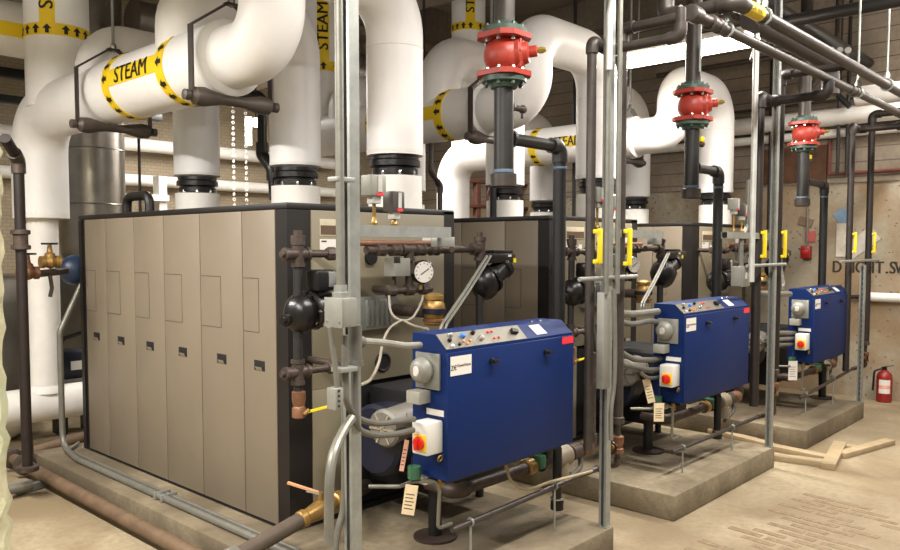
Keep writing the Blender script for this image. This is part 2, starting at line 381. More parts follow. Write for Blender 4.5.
# ================================================================== boilers
BX = [2.454, 4.804, 7.154]; BW = 1.3; Y0, Y1 = 3.433, AX(81, 330, 2.454).y; ZB, ZT = .163, 1.932
STX = {3.65: .985, 4.58: .90, 5.78: .82}
def boiler(i):
    x0 = BX[i]; x1 = x0+BW; g = 'steel jacketed boilers'
    lab = ['tan and black jacketed boiler nearest on the left with six side panels in full view',
           'tan and black jacketed boiler in the middle behind the nearest boiler',
           'tan and black jacketed boiler farthest along the row by the concrete wall'][i]
    t = thing('boiler', lab, 'boiler', ((x0+x1)/2, (Y0+Y1)/2, ZB), g)
    mb = MB(); mb.box((x0+.012, Y0+.04, ZB+.004), (x1-.012, Y1-.012, ZT-.03)); mb.build('casing', BLACK, t)
    mb = MB(); mb.box((x0, Y0, ZT-.034), (x1, Y1, ZT), .006); mb.build('top_cap', BLACK, t)
    mb = MB(); mb.box((x0+.004, Y0+.004, ZB), (x1-.004, Y1, ZB+.03)); mb.build('skid_base', DEEP, t)
    for (a, b) in ((x0, x0+.055), (x1-.075, x1)):
        pass
    mb = MB(); mb.prism([(x0, Y0, ZB+.004), (x0+.15, Y0, ZB+.004), (x0+.15, Y0+.05, ZB+.004), (x0+.05, Y0+.05, ZB+.004), (x0+.05, Y0+.13, ZB+.004), (x0, Y0+.13, ZB+.004)], (0, 0, ZT-ZB-.04)); mb.build('corner_post', BLACK, t)
    mb = MB(); mb.prism([(x1, Y0, ZB+.03), (x1-.1, Y0, ZB+.03), (x1-.1, Y0+.05, ZB+.03), (x1-.05, Y0+.05, ZB+.03), (x1-.05, Y0+.1, ZB+.03), (x1, Y0+.1, ZB+.03)], (0, 0, ZT-ZB-.04)); mb.build('corner_post', BLACK, t)
    MB().box((x0, Y1-.05, ZB+.004), (x0+.05, Y1, ZT-.04)).build('corner_post', BLACK, t)
    # side panels: seams read off the photograph on the plane x = x0 of the nearest boiler
    seams = [AX(px, 300, BX[0]).y for px in (86.8, 107.3, 135.8, 165.4, 201.5, 243.6, 276.6)]
    seams = [y+.0 for y in seams]
    for k in range(6):
        ya, yb = seams[k], seams[k+1]
        p = MB().box((x0-.006, ya-.003, ZB+.022), (x0+.02, yb+.003, ZT-.036), .004).build('side_panel', TAN, t)
        yc = ya+(yb-ya)*.5; zc = AX(222, 358.5, 2.454).z
        h = MB().box((x0-.0085, yc-.05, zc-.028), (x0-.004, yc+.05, zc+.028), .001).build('handle_recess', DEEP, p)
        MB().prism([(x0-.008, yc-.03, zc-.028), (x0-.016, yc-.03, zc-.01), (x0-.016, yc+.03, zc-.01), (x0-.008, yc+.03, zc-.028)], (0, 0, .004)).build('finger_pull', TAN, p)
        m = MB(); ym = ya+(yb-ya)*.5; z0, z1 = AX(210, 326, 2.454).z, AX(210, 276, 2.454).z
        for a, b in (((ym, z0), (ym, z1)), ((ya-.006, z0), (ym, z0)), ((ya-.006, z1), (ym, z1))):
            m.box((x0-.0072, a[0]-.0012, a[1]-.0012), (x0-.0055, b[0]+.0012, b[1]+.0012))
        m.build('hatch_seam', BLACK, p)
    # front panels
    fx0, fx1 = x0+.155, x1-.1
    zlow = AY(392, 377, Y0).z
    f = MB().box((fx0, Y0-.006, zlow), (fx1, Y0+.03, ZT-.036), .004).build('front_panel', TANF, t)
    MB().box((fx0, Y0-.004, ZB+.03), (fx0+.22, Y0+.03, zlow), .003).build('lower_front_panel', TANF, t)
    MB().box((fx1-.08, Y0-.004, ZB+.03), (fx1, Y0+.03, zlow), .003).build('lower_front_panel', TANF, t)
    MB().box((fx0+.2, Y0+.02, ZB+.06), (fx1-.07, Y0+.045, zlow+.01)).build('burner_opening', DEEP, t)  # flat black sheet, the darkness of the cavity put into its colour
    # plates
    n = MB().box((fx0+.055, Y0-.009, 1.757), (fx0+.30, Y0-.005, 1.85), .001).build('name_plate', mat('plate_grey', (190, 178, 150), .5), t)
    MB().box((fx0+.06, Y0-.0105, 1.765), (fx0+.295, Y0-.0085, 1.815)).build('plate_band', mat('plate_brown', (96, 76, 60), .4), n)
    c = MB().box((fx0+.055, Y0-.009, 1.645), (fx0+.19, Y0-.005, 1.74)).build('paper_certificate', PAPER, t)
    MB().box((fx0+.065, Y0-.0102, 1.724), (fx0+.10, Y0-.0088, 1.732)).build('print', INK, c)
    MB().box((fx0+.225, Y0-.009, 1.67), (fx0+.27, Y0-.005, 1.715)).build('sticker', PAPER, t)
    # white sticker near right with two black eyes
    s_ = MB().box((x1-.30, Y0-.009, 1.735), (x1-.175, Y0-.005, 1.80)).build('sticker', PAPER, t)
    for dx in (.02, .085): MB().box((x1-.30+dx, Y0-.01, 1.80), (x1-.275+dx, Y0-.006, 1.815)).build('print', INK, s_)
    # burner mounting plate with ribs and sight port
    dxb = x0-BX[0]; rx0, rx1 = AY(352, 312, 3.385).x+dxb, AY(398, 312, 3.385).x+dxb; rz0, rz1 = AY(378, 329, 3.385).z, AY(378, 296, 3.385).z
    bp = MB().box((rx0, Y0-.05, rz0), (rx1, Y0, rz1), .004).build('burner_plate', GALV, t)
    for k in range(6):
        xx = rx0+.10+k*(rx1-rx0-.13)/6; MB().box((xx, Y0-.062, rz0+.02), (xx+.02, Y0-.048, rz1-.02), .004).build('rib', GALV, bp)
    c = AY(383, 362, Y0-.012)+Vector((dxb, 0, 0))
    sp = MB().torus(c, (0, 1, 0), .05, .010).build('sight_port', BLACK, t)
    MB().cyl(c+Vector((0, .004, 0)), c+Vector((0, -.002, 0)), .046).build('port_glass', DEEP, sp)
    MB().cyl((x0+.57, Y0-.03, 1.635), (x0+.57, Y0, 1.635), .04).build('plug', BPIPE, t)
    # lifting eye on the roof, at the back
    if i == 0:
        y = 5.35; MB().tube([(x0+.12, y+.17, ZT-.01), (x0+.12, y+.17, ZT+.12), (x0+.12, y-.17, ZT+.12), (x0+.12, y-.17, ZT-.01)], .032, .07, 10, 5).build('lifting_lug', BLACK, t)
    # outlet stubs on top
    for (yy, zz) in ((3.65, 2.19), (4.58, 2.17), (5.78, 2.17)):
        cx = x0+STX[yy]
        s_ = MB().cyl((cx, yy, ZT), (cx, yy, zz-.05), .17, 28).build('outlet_stub', WHITE2, t)
    return t
boilers = [boiler(i) for i in range(3)]

# ================================================================== steam headers
HX = [2.53, 4.83, 7.2]; HZ = [2.79, 2.78, 2.81]
for i in range(3):
    sx = BX[i]+.985; hx = HX[i]; hz = HZ[i]; zr = 3.3; R = .27; ro = .178; rh = .215 if i == 0 else .203
    nm = ['nearest', 'middle', 'farthest'][i]
    t = thing('steam_header', f'white insulated steam pipe rising off the {nm} boiler and running back above it', 'steam pipe', (hx, 4.6, hz), 'white steam pipes over the boilers')
    yend, yris = [7.0, 6.6, 6.6][i], [6.57, 6.17, 6.35][i]; zlab = [3.36, 3.41, 4.3][i]
    main = MB().tube([(sx, 3.65, 2.27), (sx, 3.65, zr), (hx, 3.65, zr), (hx, 3.65, hz), (hx, 4.1, hz)], ro, (.29, .21, .33), 36, 12).build('front_branch', WHITE, t)
    MB().tube([(hx, 4.07, hz), (hx, yend, hz), (hx, yend, 1.96)], rh, .33, 40, 12).build('header_run', WHITE, t)
    MB().lathe((hx, 4.04, hz), (0, 1, 0), [(ro, 0), (rh+.004, .02), (rh+.004, .06), (rh, .07)], 36).build('jacket_collar', WHITE2, t)
    for (yy, zz) in ((4.58, 2.27), (5.78, 2.27)):
        zrr = zr if yy < 5 else 3.14; sxb = BX[i]+STX[yy]
        b = MB().tube([(sxb, yy, zz), (sxb, yy, zrr), (hx, yy, zrr), (hx, yy, hz)], ro, .29, 32, 10).build('branch_pipe', WHITE, t)
    for (yy, zz) in ((3.65, 2.19), (4.58, 2.17), (5.78, 2.17)):
        sxb = BX[i]+STX[yy]; fl = MB().lathe((sxb, yy, zz-.045), (0, 0, 1), [(.12, 0), (.145, .006), (.145, .04), (.13, .045), (.13, .05), (.16, .056), (.16, .09), (.15, .1), (.15, .14)], 28).build('flange', CASTB, t)
        bolts(fl, (sxb, yy, zz-.03), (0, 0, 1), .135, 8, .013, .03, STEEL, .3)
        if yy == 3.65 or yy > 3: MB().lathe((sxb, yy, zz+.08), (0, 0, 1), [(.15, 0), (ro+.002, .012), (ro+.002, .03)], 32).build('jacket_end', WHITE2, t)
    # seams
    MB().torus((sx, 3.65, 2.93), (0, 0, 1), ro-.002, .004, 36, 6).build('jacket_seam', WHITE2, t)
    riser = MB().cyl((hx, yris, hz), (hx, yris, ZC-.01), rh+(.02 if i == 0 else 0), 40).build('riser_pipe', WHITE, t)
    dl = MB().tube([(hx, yend, 1.97), (hx, yend, .42)], .125, 0, 24).build('drain_leg', WHITE2, t)
    MB().lathe((hx, yend, 1.93), (0, 0, 1), [(.126, 0), (rh, .005), (rh, .05)], 36).build('jacket_end', WHITE2, t)
    # labels
    toeye = vv((-hx, -yris, 0)).normalized()
    side = toeye.cross(Vector((0, 0, 1)))
    steam_label(riser, (hx, yris, zlab), (0, 0, 1), (toeye + side*(.30 if i == 0 else -.12)), rh+(.02 if i == 0 else 0), .55 if i == 2 else .8, (.0,), .37, .15, 1)
    if i == 0: ya, yb, ta = AX(107, 88, HX[0]-.2).y, AX(161, 76, HX[0]-.2).y, -1
    elif i == 1: ya, yb, ta = 5.25, 4.42, -1
    else: ya, yb, ta = 5.25, 4.1, -1
    L = ya-yb
    steam_label(main, (hx, ya, hz), (0, -1, 0), (-1, 0, [.06, .02, .0][i]), rh, L, (0, L) if i < 2 else (0,), L*.5 if i < 2 else ya-4.78, .15, -1, .11, 1. if i < 2 else .8)

# hangers: clevis strap, roller and rods
def hanger(x, y, z, r, label, light=False):
    m = IRON if not light else GALV
    t = thing('pipe_hanger', label, 'pipe hanger', (x, y, z), 'clevis hangers carrying the steam pipes')
    s_ = r+.045
    for sx_ in (-1, 1):
        MB().bar((x+sx_*s_, y, z-r-.02), (x+sx_*s_, y, z+.14), .012, .045, (0, 1, 0)).build('strap_side', m, t)
        MB().bar((x+sx_*s_, y, z+.137), (x+sx_*.03, y, z+r+.085), .012, .045, (0, 1, 0)).build('strap_slope', m, t)
    MB().bar((x-.04, y, z+r+.085), (x+.04, y, z+r+.085), .012, .045, (0, 1, 0)).build('strap_top', m, t)
    MB().lathe((x-s_-.05, y, z-r-.035), (1, 0, 0), [(.02, 0), (.03, .005), (.03, .035), (.02, .04), (.05, .07), (.055, .12), (.03, s_-.02), (.03, s_+.12), (.055, 2*s_-.02), (.05, 2*s_+.03), (.02, 2*s_+.06), (.03, 2*s_+.065), (.03, 2*s_+.095), (.02, 2*s_+.1)], 16).build('roller', mat('roller_iron', (84, 74, 66), .5, .2) if not light else IRON, t)
    rod = MB().cyl((x, y, z+r+.07), (x, y, ZC-.01), .011, 8).build('hanger_rod', GALV, t)
    MB().lathe((x, y, z+r+.09), (0, 0, 1), [(.02, 0), (.02, .03), (.014, .04)], 6).build('nut', STEEL, t)
hanger(HX[0], AX(77, 100, HX[0]-.26).y, HZ[0], .215, 'iron clevis hanger on the nearest steam pipe, left of its STEAM marker')
hanger(HX[0], AX(191, 60, HX[0]-.26).y, HZ[0], .215, 'iron clevis hanger on the nearest steam pipe, right of its STEAM marker')
hanger(HX[1], 4.02, HZ[1], .203, 'dark iron clevis hanger on the middle steam pipe behind the first red valve')
hanger(HX[2], 4.15, HZ[2], .203, 'pale clevis hanger on the farthest steam pipe under the fluorescent light', True)
# large steam main at the far left under the ceiling
t = thing('steam_main', 'white insulated steam main with yellow band at upper left behind the tall riser', 'steam pipe', (1.7, 6.75, 3.45))
sm = MB().cyl((.3, 7.25, 3.52), (2.9, 7.25, 3.52), .225, 32).build('main_run', WHITE2, t)
steam_label(sm, (1.2, 7.25, 3.52), (1, 0, 0), (0, -1, -.25), .225, 1.7, (), AY(21, 48, 7.03).x-1.2+.235, .15, 1)

# ================================================================== gas valves and drops
VX = [AY(504, 58, 2.66).x, AY(692.5, 108, 2.66).x, AY(804, 135, 2.66).x]
VZ = [AY(504, 56, 2.66).z, AY(692.5, 106, 2.66).z, AY(804, 134, 2.66).z]
DXP = [AY(559, 250, 2.66).x, AY(717.5, 230, 2.66).x, AY(823, 240, 2.66).x]
ZEL = [AY(555, 146, 2.66).z, AY(713, 171, 2.66).z, AY(820, 184, 2.66).z]
ZCAP = [AY(504, 181, 2.66).z, AY(692, 194, 2.66).z, AY(804, 203, 2.66).z]
DROPB = [1.15, 1.15, 1.1]
gv = ['first red valve beside the left hand boiler', 'second red valve in front of the middle boiler', 'third red valve by the concrete wall']
for i in range(3):
    x, y, z = VX[i], 2.66, VZ[i]; nm = ['nearest', 'middle', 'farthest'][i]
    vlab = ['red plug valve with green flanges, largest and nearest of the three', 'red plug valve with green flanges in front of the curved white pipe end', 'red plug valve with green flanges, smallest, against the concrete wall'][i]
    t = thing('plug_valve', vlab, 'valve', (x, y, z), 'red gas valves')
    h = .105
    MB().lathe((x, y, z-h), (0, 0, 1), [(.075, 0), (.064, .015), (.07, .03), (.095, .05), (.105, .075), (.108, h), (.105, .135), (.095, .16), (.07, .18), (.064, .195), (.075, 2*h)], 28).build('body', RED, t)
    bx = RT*.0
    ax_ = (RT*1 + FW*-.25); ax_.z = .1; ax_.normalize()
    bon = MB().lathe(vv((x, y, z))+ax_*.06, ax_, [(.085, 0), (.085, .03), (.062, .045), (.055, .07), (.03, .078), (.03, .115), (.02, .12)], 20).build('bonnet', RED, t)
    MB().lathe(vv((x, y, z))+ax_*.175, ax_, [(.016, 0), (.018, .03), (.010, .05)], 6).build('stem', mat('stem_olive', (150, 130, 60), .4, .3), t)
    MB().box(vv((x-.007, y-.114, z-.075)), vv((x+.007, y-.08, z+.075)), .004).build('casting_rib', RED, t)
    bolts(bon, vv((x, y, z))+ax_*.095, ax_, .072, 6, .008, .014, RED)
    for sg in (-1, 1):
        # square-ish red flange and round green companion flange
        mb = MB(); n = 8
        zz = z+sg*.098
        c8 = .125
        poly = [(x-c8, y-c8*.6, zz-.014), (x-c8*.6, y-c8, zz-.014), (x+c8*.6, y-c8, zz-.014), (x+c8, y-c8*.6, zz-.014), (x+c8, y+c8*.6, zz-.014), (x+c8*.6, y+c8, zz-.014), (x-c8*.6, y+c8, zz-.014), (x-c8, y+c8*.6, zz-.014)]
        fl = MB().prism(poly, (0, 0, .027)).build('flange', RED, t)
        bolts(fl, (x, y, zz-sg*.018), (0, 0, 1), .1, 8, .0115, .03, STEEL, .5)
        g = MB().lathe((x, y, zz+sg*.013), (0, 0, sg), [(.115, 0), (.118, .004), (.118, .03), (.105, .034), (.08, .036), (.07, .06)], 28).build('companion_flange', GREEN, t)
        bolts(g, (x, y, zz+sg*.05), (0, 0, 1), .1, 8, .0105, .025, GREEN, .5)
    # pipes
    t = thing('gas_drop_pipe', f'dark capped gas pipe below the {gv[i]}', 'gas pipe', (x, y, z-.5), 'gas drop pipes')
    MB().cyl((x, y, z+.16), (x, y, ZC-.01), .056, 20).build('upper_pipe', IRON, t)
    lo = MB().cyl((x, y, z-.16), (x, y, ZCAP[i]), .053, 20).build('dirt_leg', DIRON, t)
    MB().lathe((x, y, ZCAP[i]-.035), (0, 0, 1), [(.052, 0), (.070, .006), (.070, .07), (.058, .075)], 24).build('pipe_cap', IRON, lo)
    MB().lathe((x, y, ZCAP[i]+.042), (0, 0, 1), [(.054, 0), (.0555, .002), (.0555, .016), (.054, .018)], 20).build('blue_tape_ring', mat('blue_sealant', (96, 116, 136), .6), lo)
    ze = ZEL[i]; xd = DXP[i]
    br = MB().tube([(x+.03, y, ze), (xd, y, ze), (xd, y, ze-.16)], .034, .05, 16, 5).build('side_outlet', DIRON, t)
    e = elbow_fit(br, (x, y, ze), (xd, y, ze), (xd, y, ze-1), .035, DIRON)
    MB().lathe((x+.048, y, ze), (1, 0, 0), [(.05, 0), (.046, .03), (.036, .035)], 16).build('weld_outlet', DIRON, br)
    MB().cyl((xd, y, ze-.09), (xd, y, DROPB[i]), .038, 18).build('drop_pipe', BPIPE, t)
    MB().lathe((xd, y, ze-.13), (0, 0, 1), [(.039, 0), (.041, .002), (.041, .012), (.039, .014)], 18).build('blue_tape_ring', mat('blue_sealant', (96, 116, 136), .6), br)
    # little test cock
    zc = [AY(530, 111, 2.66).z, AY(710, 146, 2.66).z, AY(815, 162, 2.66).z][i]
    ck = thing('test_cock', f'small test cock on the {nm} capped gas pipe', 'valve', (x+.05, y, zc), 'gas test cocks')
    MB().cyl((x+.045, y, zc), (x+.16, y, zc), .016, 10).build('nipple', IRON, ck)
    MB().ball((x+.045+.02, y, zc), .026).build('boss', IRON, ck)
    MB().ball((x+.165, y, zc), .024).build('plug', RUST, ck)
    if i: MB().box((x+.09, y-.03, zc+.012), (x+.15, y+.012, zc+.05), .004).build('yellow_handle', YELP, ck)
    else: MB().cyl((x+.16, y, zc), (x+.16, y, zc-.05), .008, 8).build('tee_handle', RUST, ck)
    rod = [0, 1, 0][i]
    if i == 1:
        solo('hanger_rod', MB().cyl((x-.1, y-.1, z+.22), (x-.1, y-.1, ZC-.01), .009, 8), GALV, 'thin steel hanger rod beside the second red valve', 'rod')
        # thin pipe under capped leg
        solo('thin_pipe', MB().cyl((x, y+1.9, 1.4), (x, y+1.9, 2.25), .03, 10), BPIPE, 'thin black pipe standing behind the second capped gas leg', 'pipe')

# ================================================================== struts
def strut(parent, p, q, open_dir, w=.041, name='channel'):
    """galvanised channel with a slotted dark open side"""
    p, q = vv(p), vv(q); d = (q-p).normalized(); o = vv(open_dir).normalized(); s_ = d.cross(o)
    c = w/2; th = .003; lip = w*.31
    poly = [(-c, -c), (c, -c), (c, c), (c-lip, c), (c-lip, c-th), (c-th, c-th), (c-th, -c+th), (-c+th, -c+th), (-c+th, c-th), (-c+lip, c-th), (-c+lip, c), (-c, c)]
    mb = MB(); mb.prism([p+s_*a+o*b for a, b in poly], q-p); ch = mb.build(name, GALV, parent)
    L = (q-p).length; sl = MB(); n = int(L/.052)
    for k in range(n):
        m_ = p+d*(.026+k*.052)-o*(c-th-.0012); sl.bar(m_-d*.015, m_+d*.015, w*.34, .0024, o)
    sl.build('slot_hole', DEEP, ch)  # thin black bars on the web paint the shade in the slots
    return ch
SX = [(AY(351.5, 300, 2.25).x, 2.25), (3.69, 2.255), (6.05, 2.25), (8.40, 2.25)]
SB = [0, .163, .163, .163]
SL = ['galvanised strut post nearest the camera with the grey junction box on it', 'galvanised strut post on the front corner of the nearest pad', 'galvanised strut post on the front corner of the middle pad', 'galvanised strut post on the front corner of the farthest pad']
STR = []
for (x, y), zb, lab, k in zip(SX, SB, SL, range(4)):
    t = thing('strut_post', lab, 'strut post', (x, y, zb), 'galvanised strut posts')
    top = [ZC-.01, ZC-.01, ZC-.01, 1.52][k]
    w = .047 if k == 0 else .045
    strut(t, (x, y, zb), (x, y, top), (-1, 0, 0), w)
    mb = MB(); mb.box((x-.028, y-.028, zb), (x+.028, y+.028, zb+.006)); mb.build('foot_plate', GALV, t)
    if k == 0:
        for q in range(int((top-zb)/.05)): pass
    STR.append(t)
# cross arms of strut carrying the controls
AL = ['nearest', 'middle', 'farthest']
ARM = []
for i, (xa, xb, z) in enumerate(((SX[0][0]+.02, AY(452, 232, 2.27).x, AY(400, 231.5, 2.27).z), (SX[1][0]+.02, AY(665, 234, 2.27).x, AY(645, 234, 2.27).z), (AY(728, 236, 2.27).x, AY(778, 236, 2.27).x, AY(768, 236, 2.27).z))):
    t = thing('support_rail', f'galvanised strut rail fixed across to the {AL[i]} boiler controls', 'support rail', (xa, 2.3, z), 'galvanised strut rails')
    y = SX[i][1]+.047
    strut(t, (xa, y, z), (xb, y, z), (0, 0, -1), .045)
    b = MB().box((xb-.03, y+.03, z-.06), (xb+.08, y+.07, z-.018), .002).build('end_bracket', GALV, t)
    ARM.append((xa, xb, y, z))
# conduits beside the posts
def cpipe(name, pts, r, m, label, cat='conduit', bend=.08, group=None, seg=12):
    return solo(name, MB().tube(pts, r, bend, seg, 6), m, label, cat, group)
x0, y0 = SX[0]
t = thing('junction_box', 'grey square junction box on the nearest strut post', 'junction box', (x0-.06, 2.18, 1.41))
jc = AY(341, 313, 2.16); jz0, jz1 = AY(341, 327, 2.16).z, AY(341, 298, 2.16).z
jx0 = AY(343, 313, 2.125).x; jx1 = jx0+.07
MB().box((jx0, 2.13, jz0), (jx1, 2.222, jz1), .004).build('body', BOXG, t)
MB().box((jx0-.004, 2.126, jz0-.002), (jx0+.001, 2.224, jz1+.002), .002).build('cover', BOXG, t)
for a in (0, 1):
    MB().lathe((jx0-.004, 2.14+.07*a, jz0+.02), (-1, 0, 0), [(.004, 0), (.004, .003)], 8).build('screw', STEEL, t)
MB().lathe((jx0+.032, 2.176, jz1), (0, 0, 1), [(.03, 0), (.03, .02), (.024, .022), (.024, .045)], 14).build('connector', GALV, t)
cpipe('conduit', [(jx0+.032, 2.176, jz1+.03), (jx0+.032, 2.176, ZC-.01)], .0155, COND, 'vertical steel conduit running up from the square junction box', group=None)
# flexible conduits from post to cabinet
q = lambda px, py, y: AY(px, py, y)
t = thing('conduit_tee', 'grey cast conduit tee beside the nearest strut post', 'conduit fitting', q(356, 345, 2.22))
MB().cyl(q(355, 325, 2.22), q(355, 362, 2.22), .026, 14).build('tee_body', FLEX, t)
MB().cyl(q(355, 360, 2.22), q(355, 366, 2.22), .031, 14).build('locknut', FLEX, t)
MB().cyl(q(355, 341, 2.22), q(361, 342, 2.24), .024, 14).build('branch', FLEX, t)
def flexi(name, pts, r, m, label, group=None, parts=True):
    pts = [vv(p) for p in pts]; P = []
    for i in range(len(pts)-1):          # Catmull-Rom
        a = pts[max(i-1, 0)]; b = pts[i]; c = pts[i+1]; d = pts[min(i+2, len(pts)-1)]
        for k in range(8):
            u = k/8; P.append(.5*((2*b)+(c-a)*u+(2*a-5*b+4*c-d)*u*u+(3*b-a-3*c+d)*u**3))
    P.append(pts[-1])
    mb = MB(); mb.tube(P, r, .0001 if False else .02, 10, 1)
    return solo(name, mb, m, label, 'conduit' if 'conduit' in name else 'cable', group)
flexi('flexible_conduit', [q(360, 341, 2.24), q(385, 343, 2.32), q(405, 345.5, 2.38), q(420, 345, 2.43)], .0145, mat('ribbed_conduit', (140, 137, 126), .5, .1), 'pale ribbed flexible conduit from the strut post to the nearest blue cabinet')
flexi('flexible_conduit', [q(345, 335, 2.2), q(345, 380, 2.2), q(348, 405, 2.2), q(360, 419, 2.25), q(380, 423.5, 2.32), q(405, 420.5, 2.38), q(414, 419, 2.40)], .0125, FLEX, 'grey flexible conduit looping from the strut post to the white switch, upper one')
flexi('flexible_conduit', [q(355, 366, 2.22), q(355, 400, 2.22), q(356, 418, 2.22), q(360, 430, 2.24), q(375, 435, 2.3), q(395, 434, 2.36), q(413, 430, 2.40)], .013, FLEX, 'grey flexible conduit looping from the strut post to the white switch, lower one')
flexi('flexible_conduit', [q(352, 418, 2.2), q(343, 432, 2.17), q(334, 452, 2.12), q(330, 475, 2.1), q(329, 510, 2.1), q(329, 545, 2.1)], .0175, COND, 'grey conduit bowing away to the left of the nearest strut post down to the floor')
flexi('flexible_conduit', [q(344.5, 395, 2.28), q(344.5, 480, 2.28), q(343, 510, 2.28), q(338, 530, 2.28), q(335, 550, 2.28)], .013, COND, 'thin conduit close behind the nearest strut post bending at the floor')
flexi('white_cable', [q(389, 296, 3.1), q(391, 312, 3.05), q(400, 320, 3.0), q(412, 318, 3.0), q(421, 303, 3.05), q(423, 296, 3.1)], .0065, mat('cable_white', (146, 138, 120), .5), 'pale cable drooping below the gauge manifold of the nearest boiler')
flexi('white_cable', [q(402, 320, 3.0), q(390, 328, 2.9), q(383, 342, 2.7), q(379, 362, 2.55), q(371, 379, 2.4), q(360, 385, 2.3)], .0065, mat('cable_white', (146, 138, 120), .5), 'pale cable swinging down across the sight port of the nearest boiler')
flexi('white_cable', [q(402, 320, 3.0), q(415, 326, 2.9), q(428, 329, 2.6)], .0065, mat('cable_white', (146, 138, 120), .5), 'short pale cable reaching the top of the nearest blue cabinet')
flexi('flexible_conduit', [q(330, 327, 2.17), q(333, 350, 2.17), q(336, 375, 2.17), q(337, 388, 2.17)], .010, COND, 'thin armoured cable hanging below the square junction box')
t = thing('outlet_box', 'slim grey outlet box hanging beside the nearest strut post', 'electrical box', q(335, 398, 2.17))
a, b = q(332, 410, 2.17), q(340, 387, 2.17)
MB().box((a.x, 2.15, a.z), (b.x, 2.2, b.z), .003).build('body', BOXG, t)
for k in range(4): MB().cyl((a.x+.014, 2.151, a.z+.015+k*.018), (a.x+.014, 2.146, a.z+.015+k*.018), .005, 8).build('knockout', GALVD, t)
CT = 'flexible conduits to the blue cabinets'
for (pts, r, m, lab) in (
    (((614, 312), (630, 314), (645, 313), (658, 311.5)), .022, COND, 'thick pale flexible conduit into the top of the middle blue cabinet'),
    (((618, 321), (632, 324), (648, 321), (657, 322)), .018, FLEX, 'darker flexible conduit just below the thick one at the middle cabinet'),
    (((622, 353), (634, 359), (648, 360), (661, 359)), .018, FLEX, 'upper flexible conduit to the middle white switch'),
    (((622, 364), (636, 367), (650, 370), (661, 369)), .018, FLEX, 'lower flexible conduit to the middle white switch'),
    (((640, 371), (643, 375), (650, 378), (661, 377)), .012, COND, 'thin flexible conduit lowest at the middle white switch')):
    flexi('flexible_conduit', [q(px, py, 2.47) for px, py in pts], r, m, lab, CT)
for (pts, r, m, lab) in (
    (((757, 293), (772, 294), (790, 294)), .024, COND, 'thick pale flexible conduit into the top of the farthest blue cabinet'),
    (((768, 334), (780, 333), (796, 333)), .020, FLEX, 'upper flexible conduit to the farthest white switch'),
    (((768, 341), (782, 339), (796, 338.5)), .018, COND, 'middle flexible conduit to the farthest white switch'),
    (((766, 350), (780, 345), (796, 344.5)), .016, FLEX, 'lower flexible conduit to the farthest white switch')):
    flexi('flexible_conduit', [q(px, py, 2.46) for px, py in pts], r, m, lab, CT)
# clamps on the post
for z, px in ((AY(343, 180, 2.2).z, 343), (AY(343, 369, 2.2).z, 345)):
    c = AY(px, 275, 2.2)
    solo('pipe_clamp', MB().box((c.x-.05, 2.165, z-.008), (c.x+.03, 2.222, z+.008), .002), GALV, 'small steel pipe clamp on the nearest strut post, ' + ('upper one' if z > 1.5 else 'lower one'), 'clamp', 'clamps on the nearest post')

# conduits by the second and third posts
for k, (px, zb, zt, lab) in enumerate(((617.5, 1.45, ZC-.01, 'upright steel conduit right of the strut post on the nearest pad'), (606.5, 1.45, ZC-.01, 'upright steel conduit left of the strut post on the nearest pad'))):
    c = AY(px, 250, 2.18); cpipe('conduit', [(c.x, 2.18, zb), (c.x, 2.18, zt)], .014, COND, lab)
c = AY(603.5, 350, 2.2)
t = thing('wireway', 'flat grey wireway against the strut post on the nearest pad', 'wireway', (c.x, 2.2, .9))
MB().box((c.x-.03, 2.18, .95), (c.x+.035, 2.225, 1.46), .003).build('trough', BOXG, t)
flexi('flexible_conduit', [AY(590, 285, 2.3), AY(592, 320, 2.3), AY(596, 345, 2.3), AY(600, 358, 2.3)], .013, COND, 'bent steel conduit left of the strut post on the nearest pad')
flexi('flexible_conduit', [AY(614, 290, 2.15), AY(615, 350, 2.15), AY(614, 385, 2.15), AY(611, 410, 2.15), AY(611, 440, 2.15)], .012, COND, 'bent steel conduit right of the strut post on the nearest pad')
c = AY(752, 250, 2.2)
cpipe('conduit', [(c.x, 2.2, 1.45), (c.x, 2.2, ZC-.01)], .02, mat('bright_conduit', (208, 208, 200), .4, .4), 'thick pale upright conduit left of the strut post on the middle pad')
cpipe('conduit', [AY(741, 272, 2.3), AY(741, 240, 2.3), AY(747, 227, 2.3), AY(749, 180, 2.3)], .018, COND, 'pale conduit joining the thick upright conduit at the middle pad', bend=.06)
c = AY(742, 276, 2.28)
t = thing('junction_box', 'small grey junction box in front of the farthest boiler', 'junction box', c)
MB().box((c.x-.1, 2.24, c.z-.07), (c.x+.03, 2.32, c.z+.07), .004).build('body', BOXG, t)
MB().box((c.x-.104, 2.234, c.z-.074), (c.x+.034, 2.242, c.z+.074), .002).build('cover', BOXG, t)
MB().box((c.x-.05, 2.229, c.z-.02), (c.x-.03, 2.236, c.z+.025)).build('switch_lever', WPLAS, t)
# bright conduit going up at ceiling by second post
cpipe('conduit', [AY(609, 70, 2.16), AY(609.5, 15, 2.16), AY(614, -10, 2.16)], .017, mat('bright_conduit', (208, 208, 200), .4, .4), 'short pale conduit bending at the top of the strut post on the nearest pad', bend=.1)

